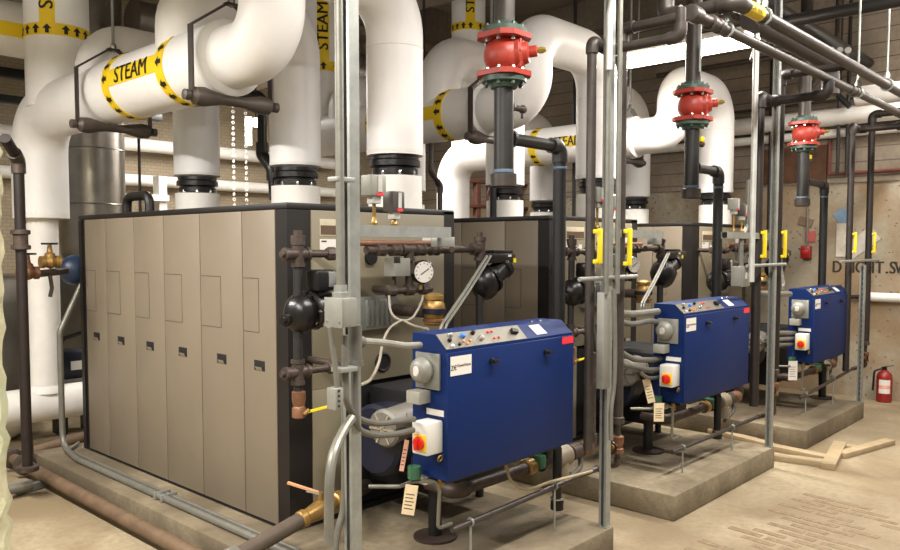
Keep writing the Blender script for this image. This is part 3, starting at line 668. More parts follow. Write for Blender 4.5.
# ================================================================== vent pipes with yellow hand guards
PY, PYA = 1.88, 1.80
zB, zA = 2.9, 3.025
XB0, XA0 = AY(620, 250, 2.3).x, AY(737, 1, PYA).x
main_b = thing('vent_main', 'long dark vent main below the ceiling, lower of the two crossing at upper right', 'pipe', (6.5, PY, zB), 'vent mains below the ceiling')
MB().cyl((XB0-.02, PY, zB), (9.58, PY, zB), .03, 18).build('main_run', IRON, main_b)
main_a = thing('vent_main', 'long dark vent main below the ceiling, upper of the two crossing at upper right', 'pipe', (6.5, PYA, zA), 'vent mains below the ceiling')
iron_pipe(main_a, [(XA0, PYA+.42, 3.4), (XA0, PYA+.42, zA), (XA0, PYA, zA), (9.58, PYA, zA)], .038, IRON, IRON, 'main_run')
MB().lathe((XB0-.05, PY, zB), (1, 0, 0), [(.03, 0), (.044, .005), (.044, .09), (.034, .095)], 18).build('corner_fitting', IRON, main_b)
for xx in (4.15, 6.6, 8.0): MB().lathe((xx-.07, PY, zB), (1, 0, 0), [(.031, 0), (.041, .004), (.041, .04), (.035, .045), (.035, .095), (.041, .1), (.041, .136), (.031, .14)], 18).build('coupling', IRON, main_b)
gu = mat('vent_label_yellow', (238, 206, 40), .5)
XL = AY(742, 15, PYA).x
lbl = MB().lathe((XL, PYA, zA), (1, 0, 0), [(.039, 0), (.041, .001), (.041, .24), (.039, .241)], 24, cap=False).build('yellow_label', gu, main_a)
mb = MB(); mb.bm.free(); mb.bm = text_mesh('GAS VENT', .035); cuts(mb.bm, .01); wrapped(mb.bm, (XL+.12, PYA, zA), (1, 0, 0), (0, -1, -.25), .043); mb.build('lettering', INK, lbl)
# rods and clevis hangers of the mains
for k, (xx, zz, rr) in enumerate(((AY(727, 20, PY).x, zB, .03), (AY(764, 12, PYA).x, zA, .038), (AY(858, 82, PY).x, zB, .03), (AY(887, 80, PYA).x, zA, .038))):
    PYk = PY if zz == zB else PYA
    t = thing('pipe_hanger', ['ring hanger and rod on the lower vent main near the yellow label', 'ring hanger and rod on the upper vent main right of the yellow label', 'ring hanger with bright rod on the lower vent main at far right', 'ring hanger with bright rod on the upper vent main at far right'][k], 'pipe hanger', (xx, PYk, zz), 'ring hangers on the vent mains')
    MB().torus((xx, PYk, zz), (1, 0, 0), rr+.006, .008, 20, 6).build('ring', GALV, t)
    MB().cyl((xx, PYk, zz+rr), (xx, PYk, ZC-.01), .0095, 8).build('hanger_rod', GALV, t)
    MB().lathe((xx, PYk, zz+rr+.01), (0, 0, 1), [(.022, 0), (.024, .03), (.012, .06)], 8).build('swivel', GALV, t)
VP = [(AY(590, 250, 2.3).x, 2.78, 'b', .0255, .6), (AY(620, 250, 2.3).x, 2.9, 'a', .028, .72), (AY(757, 250, 2.3).x, 2.81, 'b', .034, .5), (AY(777.5, 250, 2.3).x, 2.92, 'a', .031, .72), (AY(849, 250, 2.3).x, 2.84, 'b', .030, .5), (AY(868.5, 250, 2.3).x, 2.93, 'a', .032, .72)]
vlabs = ['left of the strut post on the nearest pad', 'right of the strut post on the nearest pad', 'left of the strut post on the middle pad', 'right of the strut post on the middle pad', 'left of the strut post on the farthest pad', 'right of the strut post on the farthest pad']
for k, (x, z, w, r, zb) in enumerate(VP):
    t = thing('vent_pipe', f'dark vent pipe with yellow guard {vlabs[k]}', 'pipe', (x, 2.3, zb), 'upright vent pipes in pairs')
    m = IRON if k < 2 else BROWNP
    ymain = PY
    if w == 'b':
        xr = x+.07
        pts = [(x, 2.3, zb), (x, 2.3, z), (x+.16, 2.3, z-.02), (x+.16, PY, z-.02), (x+.16, PY, zB)]
    else:
        pts = [(x, 2.3, zb), (x, 2.3, z), (x, PY+.001, z)] if k == 1 else [(x, 2.3, zb), (x, 2.3, zA), (x, PYA, zA)]
    iron_pipe(t, pts, r, m, m, 'upright_pipe', r*1.6)
    # yellow guard: backed channel standing off the pipe with two clamps
    zt, zl = [(AY(590, 228, 2.25).z, AY(590, 264, 2.25).z), (AY(620, 228, 2.25).z, AY(620, 266, 2.25).z), (AY(755, 230, 2.25).z, AY(755, 258, 2.25).z), (AY(777, 230, 2.25).z, AY(777, 258, 2.25).z), (AY(849, 232, 2.25).z, AY(849, 253, 2.25).z), (AY(869, 232, 2.25).z, AY(869, 253, 2.25).z)][k]
    gd = MB().box((x+.008, 2.238, zl), (x+.028, 2.262, zt), .003).build('hand_guard', YELP, t)
    for zz in (zl, zt-.028): MB().box((x-.026, 2.255, zz), (x+.026, 2.267, zz+.022), .003).build('guard_clamp', YELP, gd)
# steel cross rods tying the pairs to the posts
for k, (pa, pb, py) in enumerate(((583, 640, 279.5), (750, 788, 266), (843, 880, 261.5))):
    a, b = AY(pa, py, 2.2), AY(pb, py+1.5, 2.2)
    solo('cross_bar', MB().cyl((a.x, 2.222, a.z), (min(b.x, 9.5), 2.222, a.z), .012, 10), GALV, ['galvanised cross bar tying the vent pipe pair on the nearest pad', 'galvanised cross bar tying the vent pipe pair on the middle pad', 'galvanised cross bar tying the vent pipe pair on the farthest pad'][k], 'bar', 'cross bars on the posts')

# ================================================================== blue control cabinets
CX = [(2.478, 3.44), (4.715, 5.745), (7.17, 8.15)]
CF, CB = 2.311, 2.52
def cabinet(i):
    x0, x1 = CX[i]; nm = AL[i]
    lab = ['blue burner control cabinet, largest and nearest, with brand sticker and sloped switch panel', 'blue burner control cabinet in front of the middle boiler on the second pad', 'blue burner control cabinet farthest away beside the concrete wall'][i]
    zb, zf, zt = [.672, .685, .678][i], [1.25, 1.266, 1.268][i], [1.313, 1.325, 1.325][i]
    t = thing('control_cabinet', lab, 'control cabinet', ((x0+x1)/2, 2.4, zb), 'blue burner control cabinets')
    pr = [(x0, CF, zb), (x0, CF, zf), (x0, CF+.066, zt), (x0, CB, zt), (x0, CB, zb)]
    MB().prism(pr, (x1-x0, 0, 0)).build('body', BLUE, t)
    MB().box((x0-.003, CF-.012, zb-.002), (x1+.003, CF+.001, zf-.012), .003).build('door', BLUE, t)
    # sloped top plate
    n = Vector((0, -.7, .72)).normalized(); u = (vv((0, CF+.066, zt))-vv((0, CF, zf))); ul = u.length; u.normalize(); n = Vector((1, 0, 0)).cross(u)
    o = vv((x0, CF, zf))
    def P(fx, fu, lift=0.): return o + Vector((fx*(x1-x0), 0, 0)) + u*(ul*fu) + n*lift
    pl = MB().prism([P(0.0, .02), P(.60, .02), P(.60, .98), P(0.0, .98)], n*.003).build('switch_panel', mat('panel_grey', (112, 108, 96), .4, .4), t)
    def knob(fx, fu, r, h, m, nm_): MB().lathe(P(fx, fu, .002), n, [(r, 0), (r, h*.6), (r*.8, h)], 12).build(nm_, m, pl)
    for fx, fu, r, h, m, nm_ in ((.08, .80, .011, .016, STEEL, 'push_button'), (.055, .52, .010, .014, CASTB, 'selector_knob'), (.155, .66, .012, .018, BLUEL, 'indicator_lamp'), (.235, .78, .010, .018, CASTB, 'selector_knob'), (.265, .38, .013, .02, STEEL, 'key_switch'),
                                 (.05, .16, .009, .01, WPLAS, 'push_button'), (.10, .20, .008, .012, CASTB, 'selector_knob'), (.14, .36, .007, .008, ORANGE, 'indicator_lamp'), (.155, .2, .007, .008, ORANGE, 'indicator_lamp'), (.185, .34, .007, .008, ORANGE, 'indicator_lamp'),
                                 (.345, .74, .007, .008, REDP, 'indicator_lamp'), (.375, .74, .007, .008, REDP, 'indicator_lamp'), (.36, .3, .006, .008, REDP, 'indicator_lamp'), (.395, .3, .006, .008, REDP, 'indicator_lamp')):
        knob(fx, fu, r, h, m, nm_)
    MB().prism([P(.505, .45, .002), P(.545, .35, .002), P(.555, .55, .002), P(.515, .7, .002)], n*.02).build('rocker_switch', CASTB, pl)
    MB().prism([P(.70, .18, .0005), P(.79, .18, .0005), P(.775, .85, .0005), P(.685, .85, .0005)], n*.0015).build('paper_sticker', PAPER, t)
    for fx in (.78, .86): MB().lathe((x0+fx*(x1-x0), CF+.1, zt-.002), (0, 0, 1), [(.008, 0), (.006, .01)], 8).build('screw', STEEL, t)
    yf = CF-.0125
    s_ = MB().box((x0+.012, yf-.0015, zf-.115), (x0+.15, yf, zf-.03)).build('maker_sticker', PAPER, t)
    flat_text('PowerFlame', .018, (x0+.1, yf-.0015, zf-.072), (1, 0, 0), (0, 0, 1), mat('maroon_ink', (90, 40, 50), .6), s_)
    flat_text('Z€', .03, (x0+.032, yf-.0015, zf-.08), (1, 0, 0), (0, 0, 1), mat('maroon_ink', (90, 40, 50), .6), s_, 'logo')
    if i < 2: MB().box((x1-.105, yf-.0015, zf-.052), (x1-.005, yf, zf-.016)).build('red_label', REDL, t)
    for fx in (.30, .74):
        k = MB().lathe((x0+fx*(x1-x0), yf, zf-.075), (0, -1, 0), [(.014, 0), (.014, .012), (.008, .016)], 12).build('latch', CASTB, t)
        MB().box((x0+fx*(x1-x0)-.006, yf-.03, zf-.085), (x0+fx*(x1-x0)+.03, yf-.012, zf-.07), .003).build('latch_wing', CASTB, k)
    # things fixed on the left side
    xs = x0
    c = Vector((xs, 2.43, 1.155))
    pl2 = MB().box((xs-.012, c.y-.085, c.z-.085), (xs, c.y+.06, c.z+.075), .002).build('alarm_bell', BOXG, t)
    MB().lathe(c+Vector((-.012, -.005, 0)), (-1, 0, 0), [(.03, 0), (.054, .010), (.060, .026), (.054, .045), (.040, .060), (.022, .066)], 28).build('bell_dome', BOXG, pl2)
    MB().lathe(c+Vector((-.0745, -.005, 0)), (-1, .12, 0), [(.022, 0), (.024, .002), (.02, .005)], 20).build('bell_sticker', mat('bell_paper', (216, 206, 196), .5), pl2)
    MB().box((xs-.075, 2.405, 1.008), (xs, 2.485, 1.064), .003).build('relay_box', mat('relay_grey', (160, 158, 146), .5, .2), t)
    MB().box((xs-.0025, 2.325, .955), (xs, 2.43, .982)).build('white_strip_label', PAPER, t)
    sw = MB().box((xs-.10, 2.33, .797), (xs, 2.425, .94), .008).build('disconnect_switch', WPLAS, t)
    yp = MB().box((xs-.105, 2.335, .815), (xs-.099, 2.405, .888), .002).build('yellow_plate', mat('switch_yellow', (246, 196, 50), .4), sw)
    kn = MB().lathe((xs-.105, 2.369, .852), (-1, 0, 0), [(.026, 0), (.03, .006), (.03, .016), (.018, .02)], 10).build('red_knob', REDP, sw)
    MB().box((xs-.142, 2.362, .826), (xs-.122, 2.376, .878), .004).build('grip', REDP, kn)
    k = MB().torus((xs-.02, 2.30+.03, .775), (0, 1, .3), .014, .004, 12, 6).build('padlock_ring', BRASS, t)
    for fx_ in (.4, .8): MB().box((x0+fx_*(x1-x0)-.03, CB-.01, .74), (x0+fx_*(x1-x0)+.03, 2.865, .79)).build('mounting_arm', BLACK, t)
    MB().box((x0+.05, CF+.04, zb-.03), (x1-.05, CB-.02, zb+.001)).build('base_rail', BLACK, t)
    return t
for i in range(3): cabinet(i)

# ================================================================== burners behind the cabinets
for i in range(3):
    x0 = BX[i]+.3; nm = AL[i]
    t = thing('burner', f'dark blue burner with grey fan motor between the {nm} boiler and its cabinet', 'burner', (x0+.4, 3.0, .5), 'burners at the boiler fronts')
    dx = BX[i]-BX[0]; cx = x0+.33
    MB().box((cx-.08, 2.86, .34), (cx+.5, 3.425, .90), .03).build('housing', DEEP, t)
    sc = AY(376, 440, 3.05)+Vector((dx, 0, 0))
    MB().lathe(sc+Vector((.12, 0, 0)), (-1, 0, 0), [(.16, -.1), (.19, 0), (.19, .12), (.17, .14)], 32).build('fan_scroll', BLUED, t)
    mc = AY(383, 429, 2.9)+Vector((dx, 0, 0)); d = Vector((-1, -.12, -.06)).normalized(); MG = mat('motor_grey', (120, 116, 106), .5, .2)
    mo = MB().lathe(mc-d*.26, d, [(.085, 0), (.092, .02), (.092, .22), (.098, .225), (.098, .25), (.085, .262), (.03, .265)], 24).build('motor', MG, t)
    aa, bb, d = frame(d)
    for a in range(6):
        w = 2*PI*a/6; MB().bar(mc+d*.006, mc+d*.006+(aa*math.cos(w)+bb*math.sin(w))*.085, .010, .006, d).build('fan_guard_spoke', STEEL, mo)
    MB().box(mc+Vector((-.02, -.115, .02)), mc+Vector((.09, -.08, .06)), .004).build('terminal_box', MG, mo)
    pc = [AZ(435, 537, .163), AZ(648, 451, .163), AZ(822, 398, .163)][i]
    lg = MB().cyl(pc, (pc.x, pc.y, .50), .036, 16).build('support_leg', BPIPE, t)
    MB().lathe(pc, (0, 0, 1), [(.115, 0), (.115, .012), (.04, .016)], 28).build('base_plate', mat('base_rust', (58, 46, 38), .6, .2), lg)
    if i == 0: MB().box((min(pc.x-.08, cx-.07), pc.y-.07, .49), (max(pc.x+.1, cx+.1), 3.2, .52), .004).build('leg_plate', BLACK, t)
    else: MB().lathe((pc.x, pc.y, .495), (0, 0, 1), [(.07, 0), (.07, .014)], 20).build('leg_plate', BLACK, lg)
# gas trains under the cabinets: pipes, couplings and green solenoid valves
for i in range(3):
    x0, x1 = CX[i]; nm = AL[i]; gx = AY(560, 463, 2.62); z = gx.z+.04; gx = gx.x+x0-CX[0][0]
    t = thing('gas_train', f'rusty gas train of pipes and fittings under the {nm} blue cabinet', 'gas train', (x0+.6, 2.62, .3), 'gas trains under the cabinets')
    y = 2.62
    iron_pipe(t, [(gx+.33, y, 1.05), (gx+.33, y, z), (x0+.4, y, z), (x0+.4, 2.82, z)], .03, RUST, RUST, 'train_pipe')
    for xx, L, r, m in ((gx+.14, .1, .05, RUST), (gx, .14, .062, mat('pale_valve', (150, 138, 118), .5, .2)), (gx-.16, .09, .05, CASTB), (gx-.30, .07, .045, BRASS), (gx+.26, .09, .046, COPPER)):
        MB().lathe((xx-L/2, y, z), (1, 0, 0), [(r*.8, 0), (r, .008), (r, L-.008), (r*.8, L)], 16).build('union_fitting', m, t)
    MB().cyl((gx, y-.005, z-.13), (gx, y, z+.0), .052, 18).build('strainer_bowl', mat('pale_valve', (150, 138, 118), .5, .2), t)
    MB().box((gx-.26, y-.05, z-.02), (gx-.20, y+.04, z+.06), .012).build('solenoid', GREENV, t)
    MB().box((gx-.2, y-.05, z+.03), (gx-.12, y+.04, z+.10), .01).build('actuator', CASTB, t)
    MB().tube([(gx+.2, y, z), (gx+.2, y-.02, z-.10), (gx+.02, y-.02, z-.16)], .016, .05, 10).build('elbow_drop', FLEX, t)
    # copper tubing at the right end
    iron_pipe(t, [(x1+.045, 2.5, 1.0), (x1+.045, 2.5, .62), (x1+.045, 2.62, .56)], .009, COPPER, COPPER, 'copper_tube', .03, False)
    # small pilot fittings left of the cabinet under the switch
    p = thing('pilot_valve', f'small green pilot gas valve with tubing under the white switch of the {nm} cabinet', 'valve', (x0-.02, 2.46, .66), 'pilot gas valves')
    MB().cyl((x0-.05, 2.46, .668), (x0-.05, 2.46, .722), .030, 14).build('coil', GREENV, p)
    iron_pipe(p, [(x0-.24, 2.55, .655), (x0-.15, 2.45, .655), (x0-.06, 2.46, .655), (x0+.03, 2.40, .65), (x0+.05, 2.40, .60), (x0+.05, 2.41, .425), (x0+.14, 2.41, .425)], .009, COND, COND, 'pilot_tube', .02, False)
    MB().box((x0-.01, 2.43, .63), (x0+.05, 2.49, .675), .006).build('valve_block', STEEL, p)
    MB().cyl((x0+.05, 2.40, .62), (x0+.05, 2.40, .67), .016, 10).build('nut', BRASS, p)
# tags hanging at the cabinets
def paper_tag(px, py, y, w, h, label, tilt=0., m=None):
    c = AY(px, py, y); t = thing('inspection_tag', label, 'tag', c, 'card tags on the gas fittings')
    a = Vector((RT.x, RT.y, 0)); uu = Vector((0, 0, 1)); a2 = (a*math.cos(tilt)+uu*math.sin(tilt)); u2 = (uu*math.cos(tilt)-a*math.sin(tilt)); n = a.cross(uu)
    card = MB().prism([c-a2*w/2, c+a2*w/2, c+a2*w/2-u2*h, c-a2*w/2-u2*h], n*.002).build('card', m or MANILA, t)
    MB().torus(c-u2*.015+n*.0, n, .006, .002, 10, 5).build('eyelet', RUST, t)
    MB().cyl(c-u2*.015, c+uu*.12, .0015, 6).build('string', IRON, t)
    mb = MB()
    for k in range(5): mb.prism([c-a2*w*.36-u2*(h*(.3+.12*k))+n*.002, c+a2*w*(.34-.1*(k % 2))-u2*(h*(.3+.12*k))+n*.002, c+a2*w*(.34-.1*(k % 2))-u2*(h*(.3+.12*k)+.004)+n*.002, c-a2*w*.36-u2*(h*(.3+.12*k)+.004)+n*.002], n*.0006)
    mb.build('print', IRON, card)
paper_tag(412, 485, 2.36, .055, .13, 'cream card tag with torn end hanging under the nearest blue cabinet', -.15)
paper_tag(659, 403, 2.405, .065, .12, 'cream card tag with rounded top hanging under the middle blue cabinet')
paper_tag(646, 379, 2.50, .05, .16, 'narrow pale card tag leaning left of the middle white switch', .25)
paper_tag(793, 361, 2.43, .078, .17, 'white card tag hanging under the farthest blue cabinet', 0, PAPER)
paper_tag(407, 440, 2.45, .02, .14, 'narrow pink card tag leaning left of the nearest white switch', -.18, mat('pink_card', (226, 176, 150), .7))

# ================================================================== boiler trim: water columns
def column_left(i):
    dx = BX[i]-BX[0]; nm = AL[i]; y = 3.13
    o = lambda px, py: AY(px, py, y)+Vector((dx, 0, 0))
    t = thing('water_column', f'black cast low water cutoff on its pipe column at the front corner of the {nm} boiler', 'low water cutoff', o(298, 330), 'low water cutoffs on pipe columns')
    r = .023; top, low = o(298, 254), o(298, 372)
    MB().cyl(top, low, r, 14).build('column_pipe', DIRON, t)
    for c, px2 in ((top, 345), (low, 345)):
        e = o(px2, 254); e.z = c.z
        f = tee_fit(t, c, (0, 0, 1), (1, 0, 0), r, RUST)
        MB().lathe(c, (-1, 0, 0), [(r*1.2, 0), (r*1.25, .06), (r*1.4, .062), (r*1.4, .08), (r*.7, .082), (r*.7, .10)], 12).build('plug', RUST, f)
        iron_pipe(t, [c, e, (e.x, Y0, e.z)], .019, RUST, RUST, 'branch_pipe')
        MB().lathe((e.x-.12, c.y, c.z), (1, 0, 0), [(.026, 0), (.034, .01), (.034, .05), (.026, .06)], 8).build('union_fitting', RUST, t)
    MB().lathe(top+Vector((0, 0, .06)), (0, 0, 1), [(.036, 0), (.036, .03), (.022, .032), (.022, .055)], 8).build('top_plug', RUST, t)
    c = o(301, 313)
    b = MB().ball(c, .10, (.85, .85, 1.0), 20).build('float_body', CASTB, t)
    MB().cyl(c+Vector((0, 0, .01)), c+Vector((.17, -.02, .03)), .072, 20, .01).build('float_neck', CASTB, b)
    MB().torus(c+Vector((.06, -.01, .012)), (1, -.1, .16), .088, .014).build('neck_flange', CASTB, b)
    bolts(b, c+Vector((.06, -.01, .012)), (-1, .1, -.16), .09, 6, .010, .04, CASTB)
    MB().lathe(c+Vector((-.08, 0, -.03)), (-1, -.2, 0), [(.03, 0), (.03, .02), (.018, .022), (.018, .04)], 8).build('side_plug', CASTB, b)
    h0 = o(306, 293)
    hd = MB().box((h0.x-.005, y-.10, h0.z+.01), (h0.x+.12, y+.0, h0.z+.115), .018).build('switch_head', CASTB, t)
    MB().box((h0.x+.06, y-.107, h0.z+.03), (h0.x+.108, y-.098, h0.z+.105), .012).build('name_plate', STEEL, hd)
    MB().box((h0.x-.01, y-.05, h0.z-.05), (h0.x+.12, y+.05, h0.z+.012), .01).build('bracket', CASTB, t)
    # drain below
    d0, d1 = o(299, 385), o(299, 418)
    MB().cyl(low, (low.x, low.y, d0.z-.1), .022, 12).build('drain_pipe', DIRON, t)
    v = MB().lathe((d1.x, d1.y, d1.z), (0, 0, 1), [(.026, 0), (.034, .005), (.034, .05), (.028, .06), (.034, .09), (.034, .13), (.026, .135)], 12).build('drain_valve', COPPER, t)
    hv = o(330, 405.5)
    MB().bar((d1.x+.02, y-.04, hv.z), (d1.x+.19, y-.05, hv.z+.012), .022, .008).build('yellow_handle', YELP, v)
    MB().cyl((d1.x+.01, y-.03, hv.z-.01), (d1.x+.03, y-.045, hv.z+.01), .012, 8).build('handle_nut', BRASS, v)
    return t
for i in range(3): column_left(i)
def column_right(i):
    dx = [0, 2.27, 4.72][i]; nm = AL[i]; y = 3.1
    o = lambda px, py: AY(px, py, y)+Vector((dx, 0, 0))
    t = thing('water_level_control', f'black level control with boxed head and wires right of the {nm} boiler front', 'water level control', o(482, 280), 'water level controls with wires'); YL = [AY(441, 326, 2.72), AY(641, 304, 2.72), AY(783, 284, 2.72)][i]
    top = o(480, 249); r = .028
    st = o(452, 249); st.z = top.z
    iron_pipe(t, [st, top], .022, RUST, RUST, 'branch_pipe', fit=False)
    tee_fit(t, top, (0, 0, 1), (-1, 0, 0), .026, RUST)
    MB().lathe(top+Vector((0, 0, .055)), (0, 0, 1), [(.034, 0), (.034, .02), (.02, .022), (.02, .045)], 8).build('top_plug', RUST, t)
    bot = Vector((top.x, top.y, .165 if i == 0 else .165))
    MB().cyl(top, bot, .026, 12).build('column_pipe', DIRON, t)
    c = o(485, 283)
    b = MB().ball(c, .1 if i == 0 else .115, (.95, .9, 1.05), 20).build('float_body', CASTB, t)
    d = Vector((.9, -.1, .55)).normalized()
    MB().lathe(c+d*.04, d, [(.095, 0), (.095, .02), (.07, .03), (.06, .12), (.072, .13), (.072, .16)], 22).build('float_neck', CASTB, b)
    bolts(b, c+d*.05, d, .085, 8, .009, .03, CASTB)
    e = c+d*.17
    hz = o(500, 258).z
    hd = MB().box((c.x-.035, y-.06, hz-.03), (c.x+(.23 if i == 0 else .31), y+.05, hz+.03), .01).build('switch_head', CASTB, t)
    MB().box((c.x+.03, y-.045, hz+.028), (c.x+.22, y+.045, hz+.05), .006).build('head_cover', CASTB, hd)
    MB().box((c.x+.202, y-.0625, hz-.028), (c.x+.228, y-.0595, hz)).build('yellow_tag', YELP, hd)
    MB().box((c.x+.15, y-.0625, hz+.008), (c.x+.18, y-.0595, hz+.022)).build('white_tag', PAPER, hd)
    MB().bar(e, (c.x+.19, y, hz-.03), .09, .09, (0, 1, 0)).build('neck_block', CASTB, hd)
    for k, a in enumerate((0, .035)):
        p0 = o(479, 256)+Vector((a-.01, -.07, 0)); p1 = YL+Vector((a, 0, 0))
        MB().tube([p0, p0.lerp(p1, .5)+Vector((-.012, 0, -.02)), p1, p1+Vector((-.01, 0, -.06))], .0085, .3, 8).build('armoured_wire', COND, t)
    return t
for i in range(3): column_right(i)

# trim manifold, gauge, pressure controls
def trim(i):
    dx = [0, 2.36, 4.7][i]; nm = AL[i]; y = 3.2
    o = lambda px, py, yy=y: AY(px, py, yy)+Vector((dx, 0, 0))
    t = thing('gauge_manifold', f'iron trim piping with tees across the front of the {nm} boiler', 'piping', o(409, 260), 'trim manifolds on boiler fronts')
    a, b = o(358, 243), o(442, 242.5); b.z = a.z
    MB().cyl(a, b, .016, 12).build('copper_pipe', mat('old_copper', (150, 110, 88), .4, .6), t)
    a2, b2 = o(366, 250), o(452, 249.5); b2.z = a2.z
    MB().cyl(a2, b2, .023, 12).build('iron_pipe', RUST, t)
    for px in (380, 395, 420, 434): 
        c = o(px, 250); c.z = a2.z; MB().lathe(c-Vector((.035, 0, 0)), (1, 0, 0), [(.025, 0), (.036, .004), (.036, .02), (.031, .022), (.031, .048), (.036, .05), (.036, .066), (.025, .07)], 10).build('union_fitting', RUST, t)
    c = o(409, 250); c.z = a2.z
    tee_fit(t, c, (1, 0, 0), (0, 0, -1), .024, RUST)
    d = o(409, 290); MB().cyl(c, (c.x, y, d.z), .024, 12).build('vertical_pipe', IRON, t)
    m = o(409, 263); m.x = c.x
    MB().lathe((c.x, y, m.z), (0, 0, -1), [(.028, 0), (.042, .01), (.042, .06), (.028, .07)], 10).build('cross_fitting', RUST, t)
    e0, e1 = o(388, 291), o(431, 291); e1.z = e0.z
    MB().cyl(e0, e1, .02, 12).build('lower_manifold', RUST, t)
    for px in (391, 409, 424):
        f = o(px, 291); f.z = e0.z; MB().lathe(f-Vector((.03, 0, 0)), (1, 0, 0), [(.022, 0), (.033, .004), (.033, .056), (.022, .06)], 10).build('union_fitting', RUST, t)
    iron_pipe(t, [(e0.x+.1, y, e0.z), (e0.x+.1, Y0, e0.z)], .02, RUST, RUST, 'nipple', fit=False)
    iron_pipe(t, [(b2.x-.03, y, b2.z), (b2.x-.03, Y0, b2.z)], .02, RUST, RUST, 'nipple', fit=False)
    # gauge
    g = o(423, 272, y-.05)
    t2 = thing('pressure_gauge', f'round white dial pressure gauge on the {nm} boiler trim', 'gauge', g, 'dial pressure gauges')
    dr = Vector((-.35, -1, 0)).normalized()
    MB().lathe(g-dr*.04, dr, [(.055, 0), (.068, .006), (.068, .045), (.062, .052)], 28).build('case', CASTB, t2)
    fc = MB().lathe(g+dr*.010, dr, [(.060, 0), (.060, .004)], 28).build('dial_face', PAPER, t2)
    s_ = dr.cross(Vector((0, 0, 1))); uu = Vector((0, 0, 1))
    MB().bar(g+dr*.016+(s_*.03-uu*.02)*-1, g+dr*.016+(s_*.03-uu*.02)*.7, .004, .003, dr).build('needle', INK, fc)
    mb = MB()
    for k in range(11):
        w = math.radians(225-27*k); q_ = s_*math.cos(w)+uu*math.sin(w); mb.bar(g+dr*.0148+q_*.045, g+dr*.0148+q_*.054, .004, .002, dr)
    mb.build('scale_marks', INK, fc)
    MB().cyl(g-dr*.02-uu*.06, (g.x, g.y+.02, e0.z), .01, 8).build('stem', BRASS, t2)
    MB().cyl(g-dr*.03, g-dr*.03+Vector((.12, .06, -.01)), .03, 12).build('rear_case', RUST, t2)
    # grey control box
    c = o(394, 268); t3 = thing('pressure_switch', f'grey pressure switch box left of the gauge on the {nm} boiler', 'pressure switch', c, 'grey pressure switches')
    MB().box((c.x-.05, y-.06, c.z-.045), (c.x+.07, y+.03, c.z+.055), .004).build('body', BOXG, t3)
    MB().box((c.x-.055, y-.064, c.z+.03), (c.x-.01, y-.055, c.z+.065), .003).build('cover_lip', DIRON, t3)
    MB().cyl((c.x, y, c.z-.04), (c.x, y, e0.z), .011, 8).build('stem', RUST, t3)
    # relief valve, brass with blue band
    c = o(434, 309, 3.05); t4 = thing('relief_valve', f'brass relief valve with a blue band on the {nm} boiler front', 'valve', c, 'brass relief valves')
    MB().lathe(c-Vector((0, 0, .09)), (0, 0, 1), [(.05, 0), (.058, .01), (.058, .03), (.05, .035), (.06, .06), (.066, .09), (.06, .12), (.045, .14), (.055, .145), (.055, .165), (.03, .18)], 20).build('body', BRASS, t4)
    MB().lathe(c-Vector((0, 0, .025)), (0, 0, 1), [(.066, 0), (.0695, .002), (.0695, .028), (.066, .03)], 20, False).build('blue_band', BLUED, t4)
    MB().lathe(c-Vector((0, 0, .07)), (0, 0, 1), [(.06, 0), (.063, .002), (.063, .012), (.06, .014)], 20, False).build('red_band', COPPER, t4)
    MB().cyl((c.x, c.y, c.z-.02), (c.x, Y0, c.z-.02), .035, 14).build('inlet_nipple', RUST, t4)
for i in range(3): trim(i)
# two pressure controllers on each arm
for i in range(3):
    xa, xb, y, z = ARM[i]; nm = AL[i]
    fr = (.20, .43) if i == 0 else (.12, .34)
    for k in range(2):
        if i == 0: c = AY((374, 394)[k], (187, 203)[k], y)
        elif i == 2: c = AY((734, 742)[k], (205, 211)[k], y)
        else: c = Vector((xa+(xb-xa)*fr[k]*(.55 if i == 2 else .9) - (.12 if i < 3 else 0), y, z+.2-.04*k))
        t = thing('pressure_controller', ['taller grey', 'shorter dark'][k] + f' pressure controller on brass stem above the arm of the {nm} boiler', 'pressure controller', (c.x, y, z), 'pressure controllers on brass stems')
        w = .042 if k == 0 else .034
        bd = MB().box((c.x-w, y-.03, c.z-.035), (c.x+w*.9, y+.03, c.z+.045), .004).build('case', BOXG if k == 0 else mat('case_dark', (78, 74, 70), .4, .2), t)
        MB().box((c.x-w*.15, y-.0325, c.z-.02), (c.x+w*.35, y-.029, c.z+.04)).build('scale_window', mat('window_grey', (186, 184, 178), .3), bd)
        MB().box((c.x-w*.3, y-.0325, c.z-.034), (c.x+w*.5, y-.029, c.z-.023)).build('red_print', REDL, bd)
        MB().box((c.x-w*.5, y-.02, c.z-.065), (c.x+w*.5, y+.02, c.z-.03), .004).build('neck', mat('window_grey', (186, 184, 178), .3), t)
        MB().cyl((c.x, y, z+.02), (c.x, y, c.z-.06), .007, 8).build('stem', BRASS, t)
        MB().lathe((c.x, y, z+.022), (0, 0, 1), [(.014, 0), (.016, .01), (.010, .02), (.008, .035)], 12).build('siphon_nut', BRASS, t)

